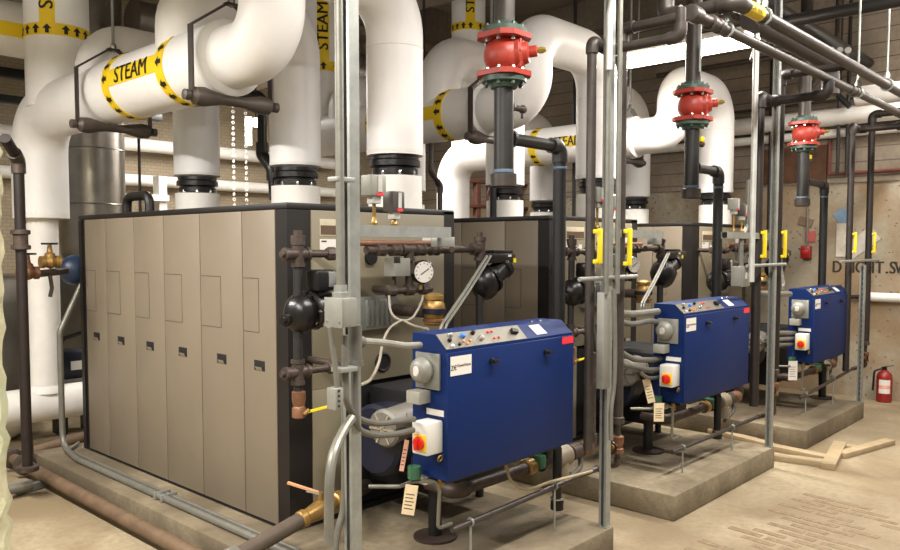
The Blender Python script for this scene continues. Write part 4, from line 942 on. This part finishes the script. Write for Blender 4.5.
# ================================================================== drain lines with prop rods across the pads
DL = [((452, 530), (580, 475), (614, 462)), ((672, 452), (770, 412), (790, 400)), ((800, 398), (860, 366), (874, 362))]
for i in range(3):
    nm = AL[i]; y = 2.41; x1 = PADX[i][1]
    a = AY(*DL[i][0], y); b = AY(*DL[i][1], y); z = .24 if i == 0 else .27
    t = thing('drain_line', f'thin dark drain pipe running along the front of the {nm} pad', 'pipe', (a.x, y, z), 'drain pipes along the pads')
    xa = a.x; xb = x1-.02
    za, zb = a.z, b.z; xe = VP[2*i+1][0]
    iron_pipe(t, [(xa, y, za), (xe, y, zb), (xe, 2.3, zb+.04), (xe, 2.3, .725)], .015, IRON, RUST, 'drain_pipe')
    for px in ((.12, .75)):
        xx = xa+(xb-xa)*px; zz = za+(zb-za)*px
        MB().cyl((xx, y, .163), (xx, y, zz-.01), .006, 8).build('prop_rod', GALV, t)
        MB().torus((xx, y, zz), (1, 0, 0), .017, .006, 14, 6).build('clamp_ring', GALV, t)
    v = MB().lathe((xe, 2.3, .52), (0, 0, 1), [(.022, 0), (.034, .006), (.034, .03), (.026, .035), (.034, .075), (.034, .10), (.022, .106)], 12).build('valve_body', COPPER, t)
    MB().cyl((xe, 2.3, .57), (xe-.09, 2.29, .575), .013, 8).build('valve_stem', BRASS, v)
    MB().torus((xe-.095, 2.29, .575), (1, 0, 0), .035, .007, 16, 6).build('hand_wheel', CASTB, v)
    MB().lathe((xe, 2.3, .69), (0, 0, 1), [(.02, 0), (.036, .004), (.036, .04), (.031, .044)], 12).build('union_fitting', RUST, t)
    # trap cup
    if i < 2:
        c = AY(557, 506, 2.5) if i == 0 else AY(717, 436, 2.5)
        t = thing('capped_leg', f'short black capped pipe leg hanging under the right end of the {nm} cabinet', 'pipe', c, 'capped legs under the cabinets')
        MB().tube([(c.x, 2.5, c.z), (c.x, 2.5, .60), (c.x, 2.62, .60)], .026, .04, 14).build('leg', BPIPE, t)
        MB().lathe((c.x, 2.5, c.z-.02), (0, 0, 1), [(.03, 0), (.037, .004), (.037, .05), (.03, .055)], 16).build('cap', BPIPE, t)
        MB().lathe((c.x, 2.5, c.z+.04), (0, 0, 1), [(.028, 0), (.0385, .001), (.0385, .008), (.028, .009)], 16).build('tape_ring', STEEL, t)
flexi('clear_hose', [AY(505, 462, 2.5), AY(512, 482, 2.45), AY(528, 489, 2.42), AY(550, 482, 2.4), AY(570, 477, 2.36), AY(592, 471, 2.33)], .008, mat('hose_beige', (176, 160, 126), .4), 'beige hose sagging under the nearest blue cabinet')['category'] = 'hose'

# ================================================================== left aisle: conduits, floor pipes, valves
PXE = 2.2
DUSTP = mat('dusty_pipe', (112, 90, 68), .65, .1, .2, 8)
for k, (dxx, lab) in enumerate(((.055, 'steel conduit lying along the edge of the nearest pad, outer one'), (.108, 'steel conduit lying along the edge of the nearest pad, inner one'))):
    x = PXE+dxx
    pts = [(x, 2.4, .185), (x, 5.7, .185)]
    if k == 0: pts += [(AY(61, 380, 6.1).x, 6.1, .2), (AY(61, 380, 6.1).x, 6.1, AY(61, 332, 6.1).z), AY(82, 283, 6.15)]
    else: pts += [(x, 6.0, .185), (x+.15, 6.18, .185)]
    cpipe('conduit', pts, .022 if k == 0 else .012, COND, lab, bend=.12)
for k, y in enumerate((4.5, 4.42)):
    solo('conduit_strap', MB().box((PXE+.025, y-.010, .163), (PXE+.13, y+.010, .209), .004), GALV, ['first of two small steel straps close together over the pad edge conduits', 'second of two small steel straps close together over the pad edge conduits'][k], 'strap', 'conduit straps')
t = thing('blowdown_pipe', 'dark brown blowdown pipe lying on the floor along the left side of the nearest pad', 'pipe', (2.05, 4.5, .12))
p0 = AZ(12, 456, .16); p1 = AZ(205, 553, .06)
a = Vector((2.06, 6.5, .10)); b = Vector((2.065, 3.12, .07))
MB().cyl(a, b, .042, 16).build('pipe_run', DUSTP, t)
for s_ in (.02, .09): MB().lathe(a+(b-a)*s_, b-a, [(.05, 0), (.075, .01), (.075, .05), (.05, .06)], 18).build('flange', RUST, t)
t = thing('pipe_support', 'flat strut piece and rods holding the floor pipe at lower left', 'pipe support', AZ(60, 485, .03))
c0, c1 = AZ(14, 492, .03), AZ(62, 478, .03)
MB().bar(c0, c1, .045, .045).build('channel', GALV, t)
cm = AZ(33, 470, .05)
MB().cyl((cm.x, cm.y, .04), (cm.x, cm.y, .30), .008, 8).build('rod', RUST, t)
solo('cross_pipe', MB().tube([AY(8, 459, 6.42), AY(88, 436, 6.42)], .042, 0, 14), DUSTP, 'dark pipe crossing the floor behind the left corner of the nearest pad', 'pipe')
solo('floor_pipe', MB().cyl((.9, 5.7, .07), (1.95, 5.7, .07), .035, 14), COND, 'pale pipe lying on the floor at lower left', 'pipe')
# white pipe low behind, running across at the drip leg
t = thing('condensate_pipe', 'white insulated low pipe crossing behind the nearest boiler at lower left', 'pipe', (2.2, 6.6, .45))
MB().cyl((1.2, 7.0, .37), (3.6, 7.0, .37), .145, 28).build('pipe_run', WHITE2, t)
MB().lathe((2.53, 7.0, .47), (0, 0, 1), [(.15, 0), (.135, .05), (.126, .06)], 24).build('tee_collar', WHITE2, t)
solo('white_tank_end', MB().ball((2.3, 7.62, .2), .3, (1.1, 1, .75), 22), WHITE2, 'rounded white insulated tank end low behind the drain leg', 'tank')
t = thing('brown_riser_pipe', 'dark brown upright pipe with elbow at far left in front of the white drain leg', 'pipe', (1.88, 5.6, .3))
x = AY(22.5, 300, 5.6).x
iron_pipe(t, [(x, 5.6, .2), (x, 5.6, AY(20, 160, 5.6).z), AY(5, 138, 5.4)], .034, BROWNP, RUST, 'pipe_run')
MB().lathe((x, 5.6, AY(20, 250, 5.6).z), (0, 0, 1), [(.036, 0), (.06, .005), (.06, .03), (.045, .035), (.045, .10), (.06, .105), (.06, .13), (.036, .135)], 14).build('union_fitting', RUST, t)
MB().lathe((x, 5.6, .2), (0, 0, 1), [(.07, 0), (.07, .03), (.036, .035)], 16).build('floor_flange', RUST, t)
def gate_valve(px, py, y, m, label, hw):
    c = AY(px, py, y); t = thing('gate_valve', label, 'valve', c, 'small hand wheel valves at far left')
    MB().lathe(c-Vector((.07, 0, 0)), (1, 0, 0), [(.03, 0), (.045, .004), (.045, .03), (.035, .035), (.05, .07), (.035, .105), (.045, .11), (.045, .136), (.03, .14)], 14).build('body', m, t)
    MB().lathe(c, (0, 0, 1), [(.04, 0), (.034, .06), (.02, .07), (.012, .13)], 12).build('bonnet', m, t)
    MB().torus(c+Vector((0, 0, .13)), (0, 0, 1), .05, .008, 18, 6).build('hand_wheel', hw, t)
    MB().bar(c+Vector((-.05, 0, .13)), c+Vector((.05, 0, .13)), .012, .008).build('wheel_spoke', hw, t)
gate_valve(28, 273, 5.75, COPPER, 'orange bronze valve with hand wheel on the pipe at far left', CASTB)
gate_valve(50, 262, 5.9, BRASS, 'yellow brass valve with hand wheel left of the blue dome', CASTB)
t = thing('valve_pipe', 'short rusty pipe between the left valves and the blue dome', 'pipe', AY(45, 273, 5.8))
MB().cyl(AY(26, 275, 5.75), AY(66, 271, 6.0), .026, 12).build('pipe_run', RUST, t)
MB().tube([AY(50, 275, 5.85), AY(52, 288, 5.85), AY(50, 297, 5.85)], .014, .03, 8).build('tail_pipe', RUST, t)
t = thing('blue_dome', 'dark blue round float housing behind the back edge of the nearest boiler', 'float housing', AY(74, 270, 6.1))
c = AY(77, 270, 6.2)
MB().ball(c, .12, (1.1, .8, 1), 22).build('housing', mat('slate_blue', (30, 48, 76), .4), t)
MB().cyl(c, c+Vector((.3, 0, 0)), .08, 18).build('neck', mat('slate_blue', (30, 48, 76), .4), t)
# stainless flue
t = thing('flue_duct', 'shiny stainless flue duct standing behind the back left corner of the nearest boiler', 'duct', (3.25, 7.7, 1))
fl = MB().tube([(4.1, 7.7, 1.35), (3.25, 7.7, 1.35), (3.25, 7.7, ZC-.01)], .3, .42, 36, 8).build('duct', STAIN, t)
for z in (2.1, 2.62, 3.2): MB().torus((3.25, 7.7, z), (0, 0, 1), .3, .006, 36, 6).build('joint_band', STAIN, fl)
MB().box((3.08, 7.37, 2.75), (3.14, 7.42, 2.85), .004).build('draw_latch', STAIN, fl)
# things in the back left corner
t = thing('steel_tank', 'dull stainless feed tank at far left behind the white drain leg', 'tank', (2.4, 8.2, .5))
MB().box((2.2, 8.1, .25), (3.35, 9.2, 1.42), .05).build('shell', STAIN, t)
MB().box((2.2, 8.08, .23), (3.35, 8.1, .28)).build('lower_rim', STAIN, t)
for dx_ in (.1, 1.3): MB().box((2.2+dx_*.8, 8.2, 0), (2.28+dx_*.8, 8.28, .26)).build('tank_leg', BLACK, t)
t = thing('pump_motor', 'dark blue pump motor with white plate behind the white drain leg', 'pump', AY(70, 365, 7.4))
c = AY(72, 362, 7.4)
MB().box(c-Vector((.14, .1, .14)), c+Vector((.14, .1, .12)), .03).build('body', mat('pump_blue', (18, 26, 40), .4), t)
MB().box(c-Vector((.05, .103, .06)), c+Vector((.05, -.098, .02))).build('white_plate', PAPER, t)
MB().tube([c+Vector((-.1, 0, .12)), c+Vector((-.08, 0, .22)), c+Vector((.1, 0, .26))], .02, .05, 8).build('cable_loop', CASTB, t)
MB().box(c-Vector((.2, .1, .22)), c+Vector((.25, .12, -.14))).build('base', COND, t)
MB().box((c.x-.15, c.y-.08, 0), (c.x-.08, c.y+.1, c.z-.22)).build('stand_leg', DIRON, t)
MB().box((c.x+.1, c.y-.08, 0), (c.x+.17, c.y+.1, c.z-.22)).build('stand_leg', DIRON, t)
# back wall pipes
for k, (px, py, r, m, lab, y) in enumerate(((150, 146, .08, WHITE2, 'white pipe along the brick wall, upper one', 9.3), (150, 181, .07, WHITE2, 'white pipe along the brick wall, lower one', 9.35))):
    c = AY(px, py, y); solo('wall_pipe', MB().cyl((2.3, y, c.z), (7.6, y, c.z), r, 16), m, lab, 'pipe', 'pipes along the brick wall')
t = thing('pale_shelf', 'pale frame and ledge in front of the brick wall behind the lifting lug', 'frame', AY(135, 205, 9))
c = AY(137, 196, 9.0)
MB().box((c.x-.5, 8.95, 0), (c.x-.42, 9.1, c.z)).build('post', WHITE2, t)
MB().box((c.x-.5, 8.9, c.z-.05), (c.x+.35, 9.15, c.z+.02)).build('ledge', WHITE2, t)
MB().box((c.x+.25, 8.95, 0), (c.x+.35, 9.1, c.z+.25)).build('post', WHITE2, t)
c = AY(139, 150, 6.3)
solo('hanging_rod', MB().cyl((c.x, 6.3, 1.75), (c.x, 6.3, HZ[0]-.2), .012, 8), BROWNP, 'thin brown rod hanging from the roller of the nearest steam pipe', 'rod')
# hanging chains and work lamp
for k, px in enumerate((233.5, 246)):
    c = AY(px, 150, 8.3); mb = MB()
    for j in range(24):
        z = 2.0+j*.065; d = (1, 0, 0) if j % 2 else (0, 1, 0)
        mb.torus((c.x, 8.3, z), d, .017, .006, 8, 5)
    mb.cyl((c.x, 8.3, 3.55), (c.x, 8.3, ZC-.01), .005, 6)
    solo('hanging_chain', mb, WHITE2, ['pale chain hanging before the brick wall, left one', 'pale chain hanging before the brick wall, right one'][k], 'chain', 'hanging chains')
c = AY(256, 125, 8.5)
t = thing('work_lamp', 'bright white lamp glowing between the white pipes at the back wall', 'lamp', c)
MB().ball(c+Vector((.02, 0, .03)), .075, (1.3, .8, .8), 14).build('bulb', EMITS, t)
MB().box((c.x-.1, c.y+.05, c.z-.25), (c.x-.03, c.y+.09, c.z+.1), .005).build('reflector', EMITS, t)
MB().cyl((c.x, c.y, c.z+.08), (c.x, c.y, ZC-.01), .012, 8).build('stem', CASTB, t)
# elbowed dark pipe between the outlet pipes of the nearest boiler
t = thing('dark_vent_pipe', 'dark pipe with elbow dropping between two white outlet pipes of the nearest boiler', 'pipe', AY(262, 130, 5.0))
iron_pipe(t, [AY(200, 90, 5.3), AY(262, 97, 5.0), AY(262, 155, 5.0), AY(272, 168, 4.9), AY(274, 200, 4.9)], .035, CASTB, CASTB, 'pipe_run', .06)
# elbowed pipe right of nearest boiler
t = thing('kinked_pipe', 'thin grey pipe with two elbows between the nearest and middle boilers', 'pipe', AY(436, 180, 4.6))
iron_pipe(t, [AY(431, 140, 4.7), AY(431, 171, 4.7), AY(440, 186, 4.7), AY(440, 240, 4.7)], .022, IRON, IRON, 'pipe_run', .03)
# blowdown valve at the front of the nearest boiler
t = thing('blowdown_valve', 'brass ball valve with copper coloured lever on the dark pipe by the front corner', 'valve', AY(318, 512, 2.9))
P0 = AZ(232, 560, .12); P1 = AZ(400, 478, .30)
d = (P1-P0).normalized(); cV = AZ(318, 511, .21)
ptA = AY(226, 563, 3.12); ptB = AY(299, 521, 3.2); ptC = AY(341, 498, 3.22); ptD = AY(366, 486, 3.42)
MB().lathe(ptB, ptC-ptB, [(.036, 0), (.046, .01), (.046, .04), (.038, .05), (.052, (ptC-ptB).length*.5), (.038, (ptC-ptB).length-.05), (.046, (ptC-ptB).length-.04), (.046, (ptC-ptB).length-.005), (.036, (ptC-ptB).length)], 18).build('body', BRASS, t)
mV = (ptB+ptC)/2
MB().cyl(mV, mV+Vector((0, 0, .09)), .015, 10).build('stem', BRASS, t)
MB().bar(mV+Vector((0, 0, .085)), mV-RT*.17+Vector((0, 0, .14)), .022, .01).build('lever', mat('copper_lever', (208, 150, 110), .5), t)
MB().bar(mV+Vector((0, 0, .085)), mV-RT*.07+Vector((0, 0, .10)), .026, .012).build('lever_root', STEEL, t)
t = thing('bottom_drain_pipe', 'dark insulated pipe running from the floor up to the brass ball valve', 'pipe', ptA)
MB().tube([(ptA.x, 3.12, .08), ptA, ptB], .040, .06, 16).build('pipe_run', mat('dark_lagging', (84, 72, 60), .6), t)
MB().lathe(ptA+(ptB-ptA)*.02, ptB-ptA, [(.05, 0), (.058, .01), (.058, .05), (.05, .06)], 16).build('coupling', COND, t)
MB().tube([ptC, ptD], .042, 0, 14).build('outlet_run', RUST, t)

# ================================================================== fluorescent fixture in view
t = thing('fluorescent_fixture', 'lit fluorescent strip light hanging under the ceiling behind the second red valve', 'light', (6.2, 3.06, 3.38))
fx = 6.2
MB().box((fx-.075, 2.44, 3.37), (fx+.075, 3.68, 3.42), .006).build('housing', WPLAS, t)
MB().box((fx-.07, 2.46, 3.27), (fx+.07, 3.66, 3.37), .03).build('glowing_lens', EMIT, t)
for yy in (2.6, 3.5): MB().cyl((fx, yy, 3.43), (fx, yy, ZC-.01), .006, 6).build('hanger_wire', GALV, t)

# ================================================================== right wall and ceiling services
X9 = WX-.16
for k, (za, r, lab) in enumerate(((AX(800, 121, X9).z, .095, 'white insulated pipe along the concrete wall at upper right, thicker one'), (AX(800, 136, X9).z, .05, 'white pipe along the concrete wall at upper right, thinner one below'))):
    solo('wall_pipe', MB().cyl((X9+.06*k, .5, za), (X9+.06*k, 5.4, za), r, 18), WHITE2, lab, 'pipe', 'white pipes on the concrete wall')
z = AX(862, 172, WX-.03).z
t = thing('red_pipe', 'thin red brown pipe along the concrete wall behind the third red valve', 'pipe', (WX-.04, 2.5, z))
MB().cyl((WX-.04, .4, z), (WX-.04, 2.95, z), .018, 10).build('pipe_run', mat('red_oxide', (128, 70, 54), .6), t)
MB().cyl((WX-.04, 2.95, z-.02), (WX-.04, 2.95, 3.0), .018, 10).build('drop', mat('red_oxide', (128, 70, 54), .6), t)
z = AX(875, 297, WX-.06).z
t = thing('white_wall_pipe', 'white insulated pipe at waist height on the concrete wall above the extinguisher', 'pipe', (WX-.07, 2, z))
MB().cyl((WX-.065, .4, z), (WX-.065, AX(868, 297, WX-.06).y, z), .05, 16).build('pipe_run', WHITE2, t)
MB().cyl((WX-.065, AX(868, 297, WX-.06).y-.02, z), (WX-.065, 2.95, z-.02), .022, 12).build('bare_end', BROWNP, t)
MB().bar((WX-.065, 2.58, z+.02), (WX-.065, 2.58, z+.1), .02, .02).build('valve_stem', BROWNP, t)
# rusty steel beam on the wall
yA, yB = AX(756, 160, WX).y, AX(828, 160, WX).y
t = solo('rusty_plate', MB().box((WX-.05, yB, AX(790, 183, WX).z), (WX-.001, yA, AX(790, 148, WX).z), .004), mat('rust_brown', (104, 70, 46), .8, 0, .3, 5), 'rusty brown steel plate on the concrete wall left of the third red valve', 'plate')
# fire alarm boxes
c = AX(806, 252, WX-.04)
t = thing('pull_station', 'dark red alarm box on the concrete wall below the third gas pipe', 'alarm box', c)
MB().box((WX-.07, c.y-.055, c.z-.075), (WX-.001, c.y+.055, c.z+.075), .006).build('body', mat('alarm_red', (150, 26, 22), .4), t)
MB().box((WX-.076, c.y-.03, c.z-.02), (WX-.069, c.y+.03, c.z+.02), .002).build('pull_handle', REDP, t)
MB().cyl((WX-.02, c.y, c.z+.075), (WX-.02, c.y, 2.43), .012, 8).build('conduit_drop', COND, t)
c = AX(810, 237, WX-.01)
solo('red_sign', MB().box((WX-.012, c.y-.06, c.z-.06), (WX-.001, c.y+.055, c.z+.07)), mat('faded_red', (186, 92, 84), .7), 'faded red square sign on the wall just above the alarm box', 'sign')
# paper scraps and notices on the wall
for k, (px, py, w, h, col, rot, lab) in enumerate(((843, 217, .07, .09, (130, 160, 184), .6, 'small blue and white notice stuck tilted on the concrete wall'), (842, 240, .06, .19, (206, 196, 176), .0, 'tall pale paper strip on the concrete wall left of the farthest vent pipes'), (860, 244, .09, .2, (190, 182, 170), -.9, 'long pale paper hanging slanted between the farthest vent pipes'), (806, 222, .08, .05, (120, 100, 80), -.3, 'brown torn scrap on the concrete wall above the red sign'))):
    c = AX(px, py, WX-.003); u = Vector((0, -math.cos(rot), math.sin(rot))); v = Vector((0, math.sin(rot), math.cos(rot)))
    solo('wall_notice', MB().prism([c-u*w-v*h, c+u*w-v*h, c+u*w+v*h, c-u*w+v*h], (-.002-.004*k, 0, 0)), mat('notice_%s' % ('blue', 'cream', 'grey', 'brown')[k], col, .8), lab, 'notice', 'papers on the concrete wall')
# stencilled lettering on the wall
c = AX(874, 268, WX)
t = thing('stencil_lettering', 'black stencilled letters D IGHT.SWS on the concrete wall at right', 'lettering', (WX-.003, c.y, c.z))
pos = [-.62, -.34, -.23, -.07, .09, .21, .30, .45, .62]
for ch, p_ in zip('DIGHT.SWS', pos):
    tx = MB(); tx.bm.free(); tx.bm = text_mesh(ch, .19, .035)
    for v in tx.bm.verts: v.co = Vector((WX-.003+v.co.z, c.y-(v.co.x*.75+p_*.62), c.z+v.co.y))
    tx.build('letter', mat('stencil_black', (46, 38, 30), .8), t)
# extinguisher
c = AZ(883, 402, 0); ex, ey = WX-.12, c.y
t = thing('fire_extinguisher', 'red fire extinguisher with white label standing on the floor at the concrete wall', 'fire extinguisher', (ex, ey, 0))
MB().lathe((ex, ey, 0), (0, 0, 1), [(.07, 0), (.078, .008), (.078, .27), (.07, .31), (.04, .34), (.025, .35)], 24).build('cylinder', mat('extinguisher_red', (140, 30, 24), .4), t)
hd = MB().lathe((ex, ey, .35), (0, 0, 1), [(.024, 0), (.024, .03), (.015, .035)], 12).build('valve_head', CASTB, t)
MB().bar((ex, ey+.03, .378), (ex-.03, ey-.09, .41), .022, .008).build('squeeze_handle', CASTB, hd)
MB().tube([(ex-.02, ey+.02, .365), (ex-.05, ey+.09, .34), (ex-.05, ey+.10, .12)], .011, .04, 10).build('hose', CASTB, t)
for z0, z1, m in ((.19, .25, PAPER), (.10, .15, PAPER), (.15, .19, mat('label_pink', (226, 160, 140), .5))):
    mb = MB(); n = 10; e1 = Vector((-.9, -.42, 0)).normalized()
    R_ = []
    for zz in (z0, z1):
        R_.append([mb.bm.verts.new(vv((ex, ey, zz))+Matrix.Rotation(-.9+1.5*k/n, 3, 'Z') @ e1*.0795) for k in range(n+1)])
    for k in range(n): mb.bm.faces.new((R_[0][k], R_[0][k+1], R_[1][k+1], R_[1][k]))
    mb.build('label', m, t)
# pieces of timber on the floor
def plank(a, b, w, h, label, z=.0):
    a, b = vv(a), vv(b); a.z = b.z = z+h/2
    solo('timber_piece', MB().bar(a, b, w, h, (0, 0, 1), .004), WOOD, label, 'timber', 'timber pieces on the floor')
plank(AZ(769, 449, 0), AZ(829, 461.5, 0), .1, .045, 'long timber piece on the floor from the middle pad, upper one')
plank(AZ(769, 459, 0), AZ(823, 466, 0), .1, .045, 'long timber piece on the floor from the middle pad, lower one')
plank(AZ(828, 470, 0), AZ(840, 447, 0), .10, .05, 'short timber piece lying across the end of the long ones')
plank(AZ(840, 458, 0), AZ(890, 444, 0), .09, .045, 'timber piece on the floor reaching towards the extinguisher')
plank(AZ(845, 449, 0), AZ(864, 452, 0), .06, .04, 'shortest timber piece on the floor at the corner of the frame')
plank(AZ(690, 427, 0), AZ(770, 448, 0), .1, .045, 'timber piece on the floor tucked between middle and farthest pads')

# ceiling services
def cp(label, pts, r, m=DIRON, bend=.12, name='ceiling_pipe', cat='pipe', group='pipes below the ceiling'):
    return solo(name, MB().tube(pts, r, bend, 14, 6), m, label, cat, group)
t = thing('spiral_duct', 'dull spiral air duct under the ceiling behind the first red valve', 'duct', (5, 8, 3.6))
da, db = AY(430, 58, 8.6), AY(640, -8, 5.6)
MB().cyl((3.3, 6.9, 3.72), (8.9, 6.9, 3.72), .17, 26).build('duct', STAIN, t)
for k in range(14): MB().torus((3.5+k*.4, 6.9, 3.72), (1, 0, 0), .17, .006, 26, 6).build('seam', STAIN, t)
t = thing('grey_round_duct', 'grey insulated round duct behind the front outlet pipe of the nearest boiler', 'duct', AY(360, 50, 7))
c = AY(357, 48, 7.0)
MB().cyl((c.x-.3, 9.5, c.z), (c.x-.3, 7.2, c.z), .3, 28).build('duct', mat('duct_grey', (120, 108, 94), .6), t)
MB().cyl((c.x-.3, 7.21, c.z), (c.x-.3, 7.18, c.z), .31, 28).build('rim', IRON, t)
cp('dark pipe below the ceiling running to the right above the fluorescent light', [(6.9, .3, 3.6), (6.9, 5.5, 3.6)], .05)
cp('dark pipe below the ceiling along the row, nearest the concrete wall', [(5.2, 2.55, 3.7), (9.5, 2.55, 3.7)], .055)
cp('dark pipe below the ceiling along the row, thinner one', [(5.0, 3.1, 3.85), (9.5, 3.1, 3.85)], .035)
cp('wide dark pipe below the ceiling bending down behind the vent mains', [(5.4, 2.2, 3.25), (7.1, 2.2, 3.25), (7.1, 2.2, 2.98)], .075, mat('sooty_pipe', (54, 46, 42), .5), .12)
cp('thin rusty pipe with elbow below the ceiling at upper right', [(8.6, 2.6, ZC-.01), (8.6, 2.6, 3.72), (8.6, 4.6, 3.72)], .028, RUST, .05)
for k in range(3):
    c = AX(818+k*10, 70, 9.2); cp(['slim pipe slanting by the concrete wall, left of three', 'slim pipe slanting by the concrete wall, middle of three', 'slim pipe slanting by the concrete wall, right of three'][k], [AX(801+k*12, 85, 9.1), AX(832+k*8, 50, 7.9)], .03, COND, .03)
cp('bent pale conduit reaching up from the thick upright conduit to the ceiling', [AY(752, 60, 2.3), AY(757, 44, 2.3), AY(782, 32, 2.9), AY(800, 23, 3.3)], .018, COND, .08)
for k, (y, z) in enumerate(((4.2, 3.5), (4.7, 3.62), (3.6, 3.4))):
    cp(['thin conduit across the upper wall, lowest one', 'thin conduit across the upper wall, highest one', 'thin conduit across the upper wall, middle one'][k], [(9.5, 1.0, z-.28), (9.5, 5.2, z-.28)], .016, IRON, .02)
cp('dark pipe hanging across the wall behind the third gas pipe', [AX(838, 95, 9.3), AX(850, 107, 9.3)], .03, BPIPE)
t = thing('white_pipe_end', 'white insulated pipe end at the right edge below the vent mains', 'pipe', AX(860, 96, 8.9))
c = AX(856, 97, 8.8)
MB().cyl((8.8, c.y, c.z), (8.8, .6, c.z+.02), .10, 22, .01).build('pipe_run', WHITE2, t)
for k, px in enumerate((770, 838, 847)):
    c = AX(px, 150, 9.45); solo('wall_conduit', MB().cyl((9.45, c.y, [1.9, 2.5, 2.5][k]), (9.45, c.y, ZC-.01), .02, 10), BROWNP, ['brown upright conduit on the wall right of the middle pad post', 'brown upright conduit on the upper wall, left of a close pair', 'brown upright conduit on the upper wall, right of a close pair'][k], 'conduit', 'upright wall conduits')
for k, (px, pxb) in enumerate(((575, 575), (499, 499), (424, 424))):
    c = AY(px, 60, 4.9); solo('ceiling_rod', MB().cyl((c.x, 4.9, [1.95, 2.4, 2.6][k]), (c.x, 4.9, ZC-.01), [.02, .012, .012][k], 8), BPIPE, ['dark upright pipe right of the middle steam pipe elbow', 'thin dark rod behind the first red valve', 'thin dark rod right of the nearest front outlet pipe'][k], 'rod', 'dark upright rods')
# brown timber rack behind the boilers
t = thing('brown_rack', 'brown steel rack behind the middle boiler under the white pipes', 'rack', AY(505, 190, 7.2))
c0, c1 = AY(463, 178, 7.3), AY(532, 178, 7.3)
BR = mat('rack_brown', (96, 58, 44), .7)
for fx_ in (0, .2, .38, .75, 1): MB().box((c0.x+(c1.x-c0.x)*fx_-.04, 7.28, 0), (c0.x+(c1.x-c0.x)*fx_+.04, 7.36, c0.z), .004).build('upright', BR, t)
for z in (c0.z, c0.z-.35): MB().box((c0.x, 7.27, z-.05), (c1.x, 7.37, z), .004).build('shelf_beam', BR, t)
for k, (py0, py1) in enumerate(((70, 79), (97, 104))):
    za, zb2 = AY(12, py1, 8.6).z, AY(12, py0, 8.6).z
    solo('steel_beam', MB().box((1.2, 8.5, za), (4.4, 8.62, zb2), .004), BPIPE, ['dark steel beam at far left behind the tall white riser, upper one', 'dark steel beam at far left behind the tall white riser, lower one'][k], 'beam', 'dark beams at the far left')
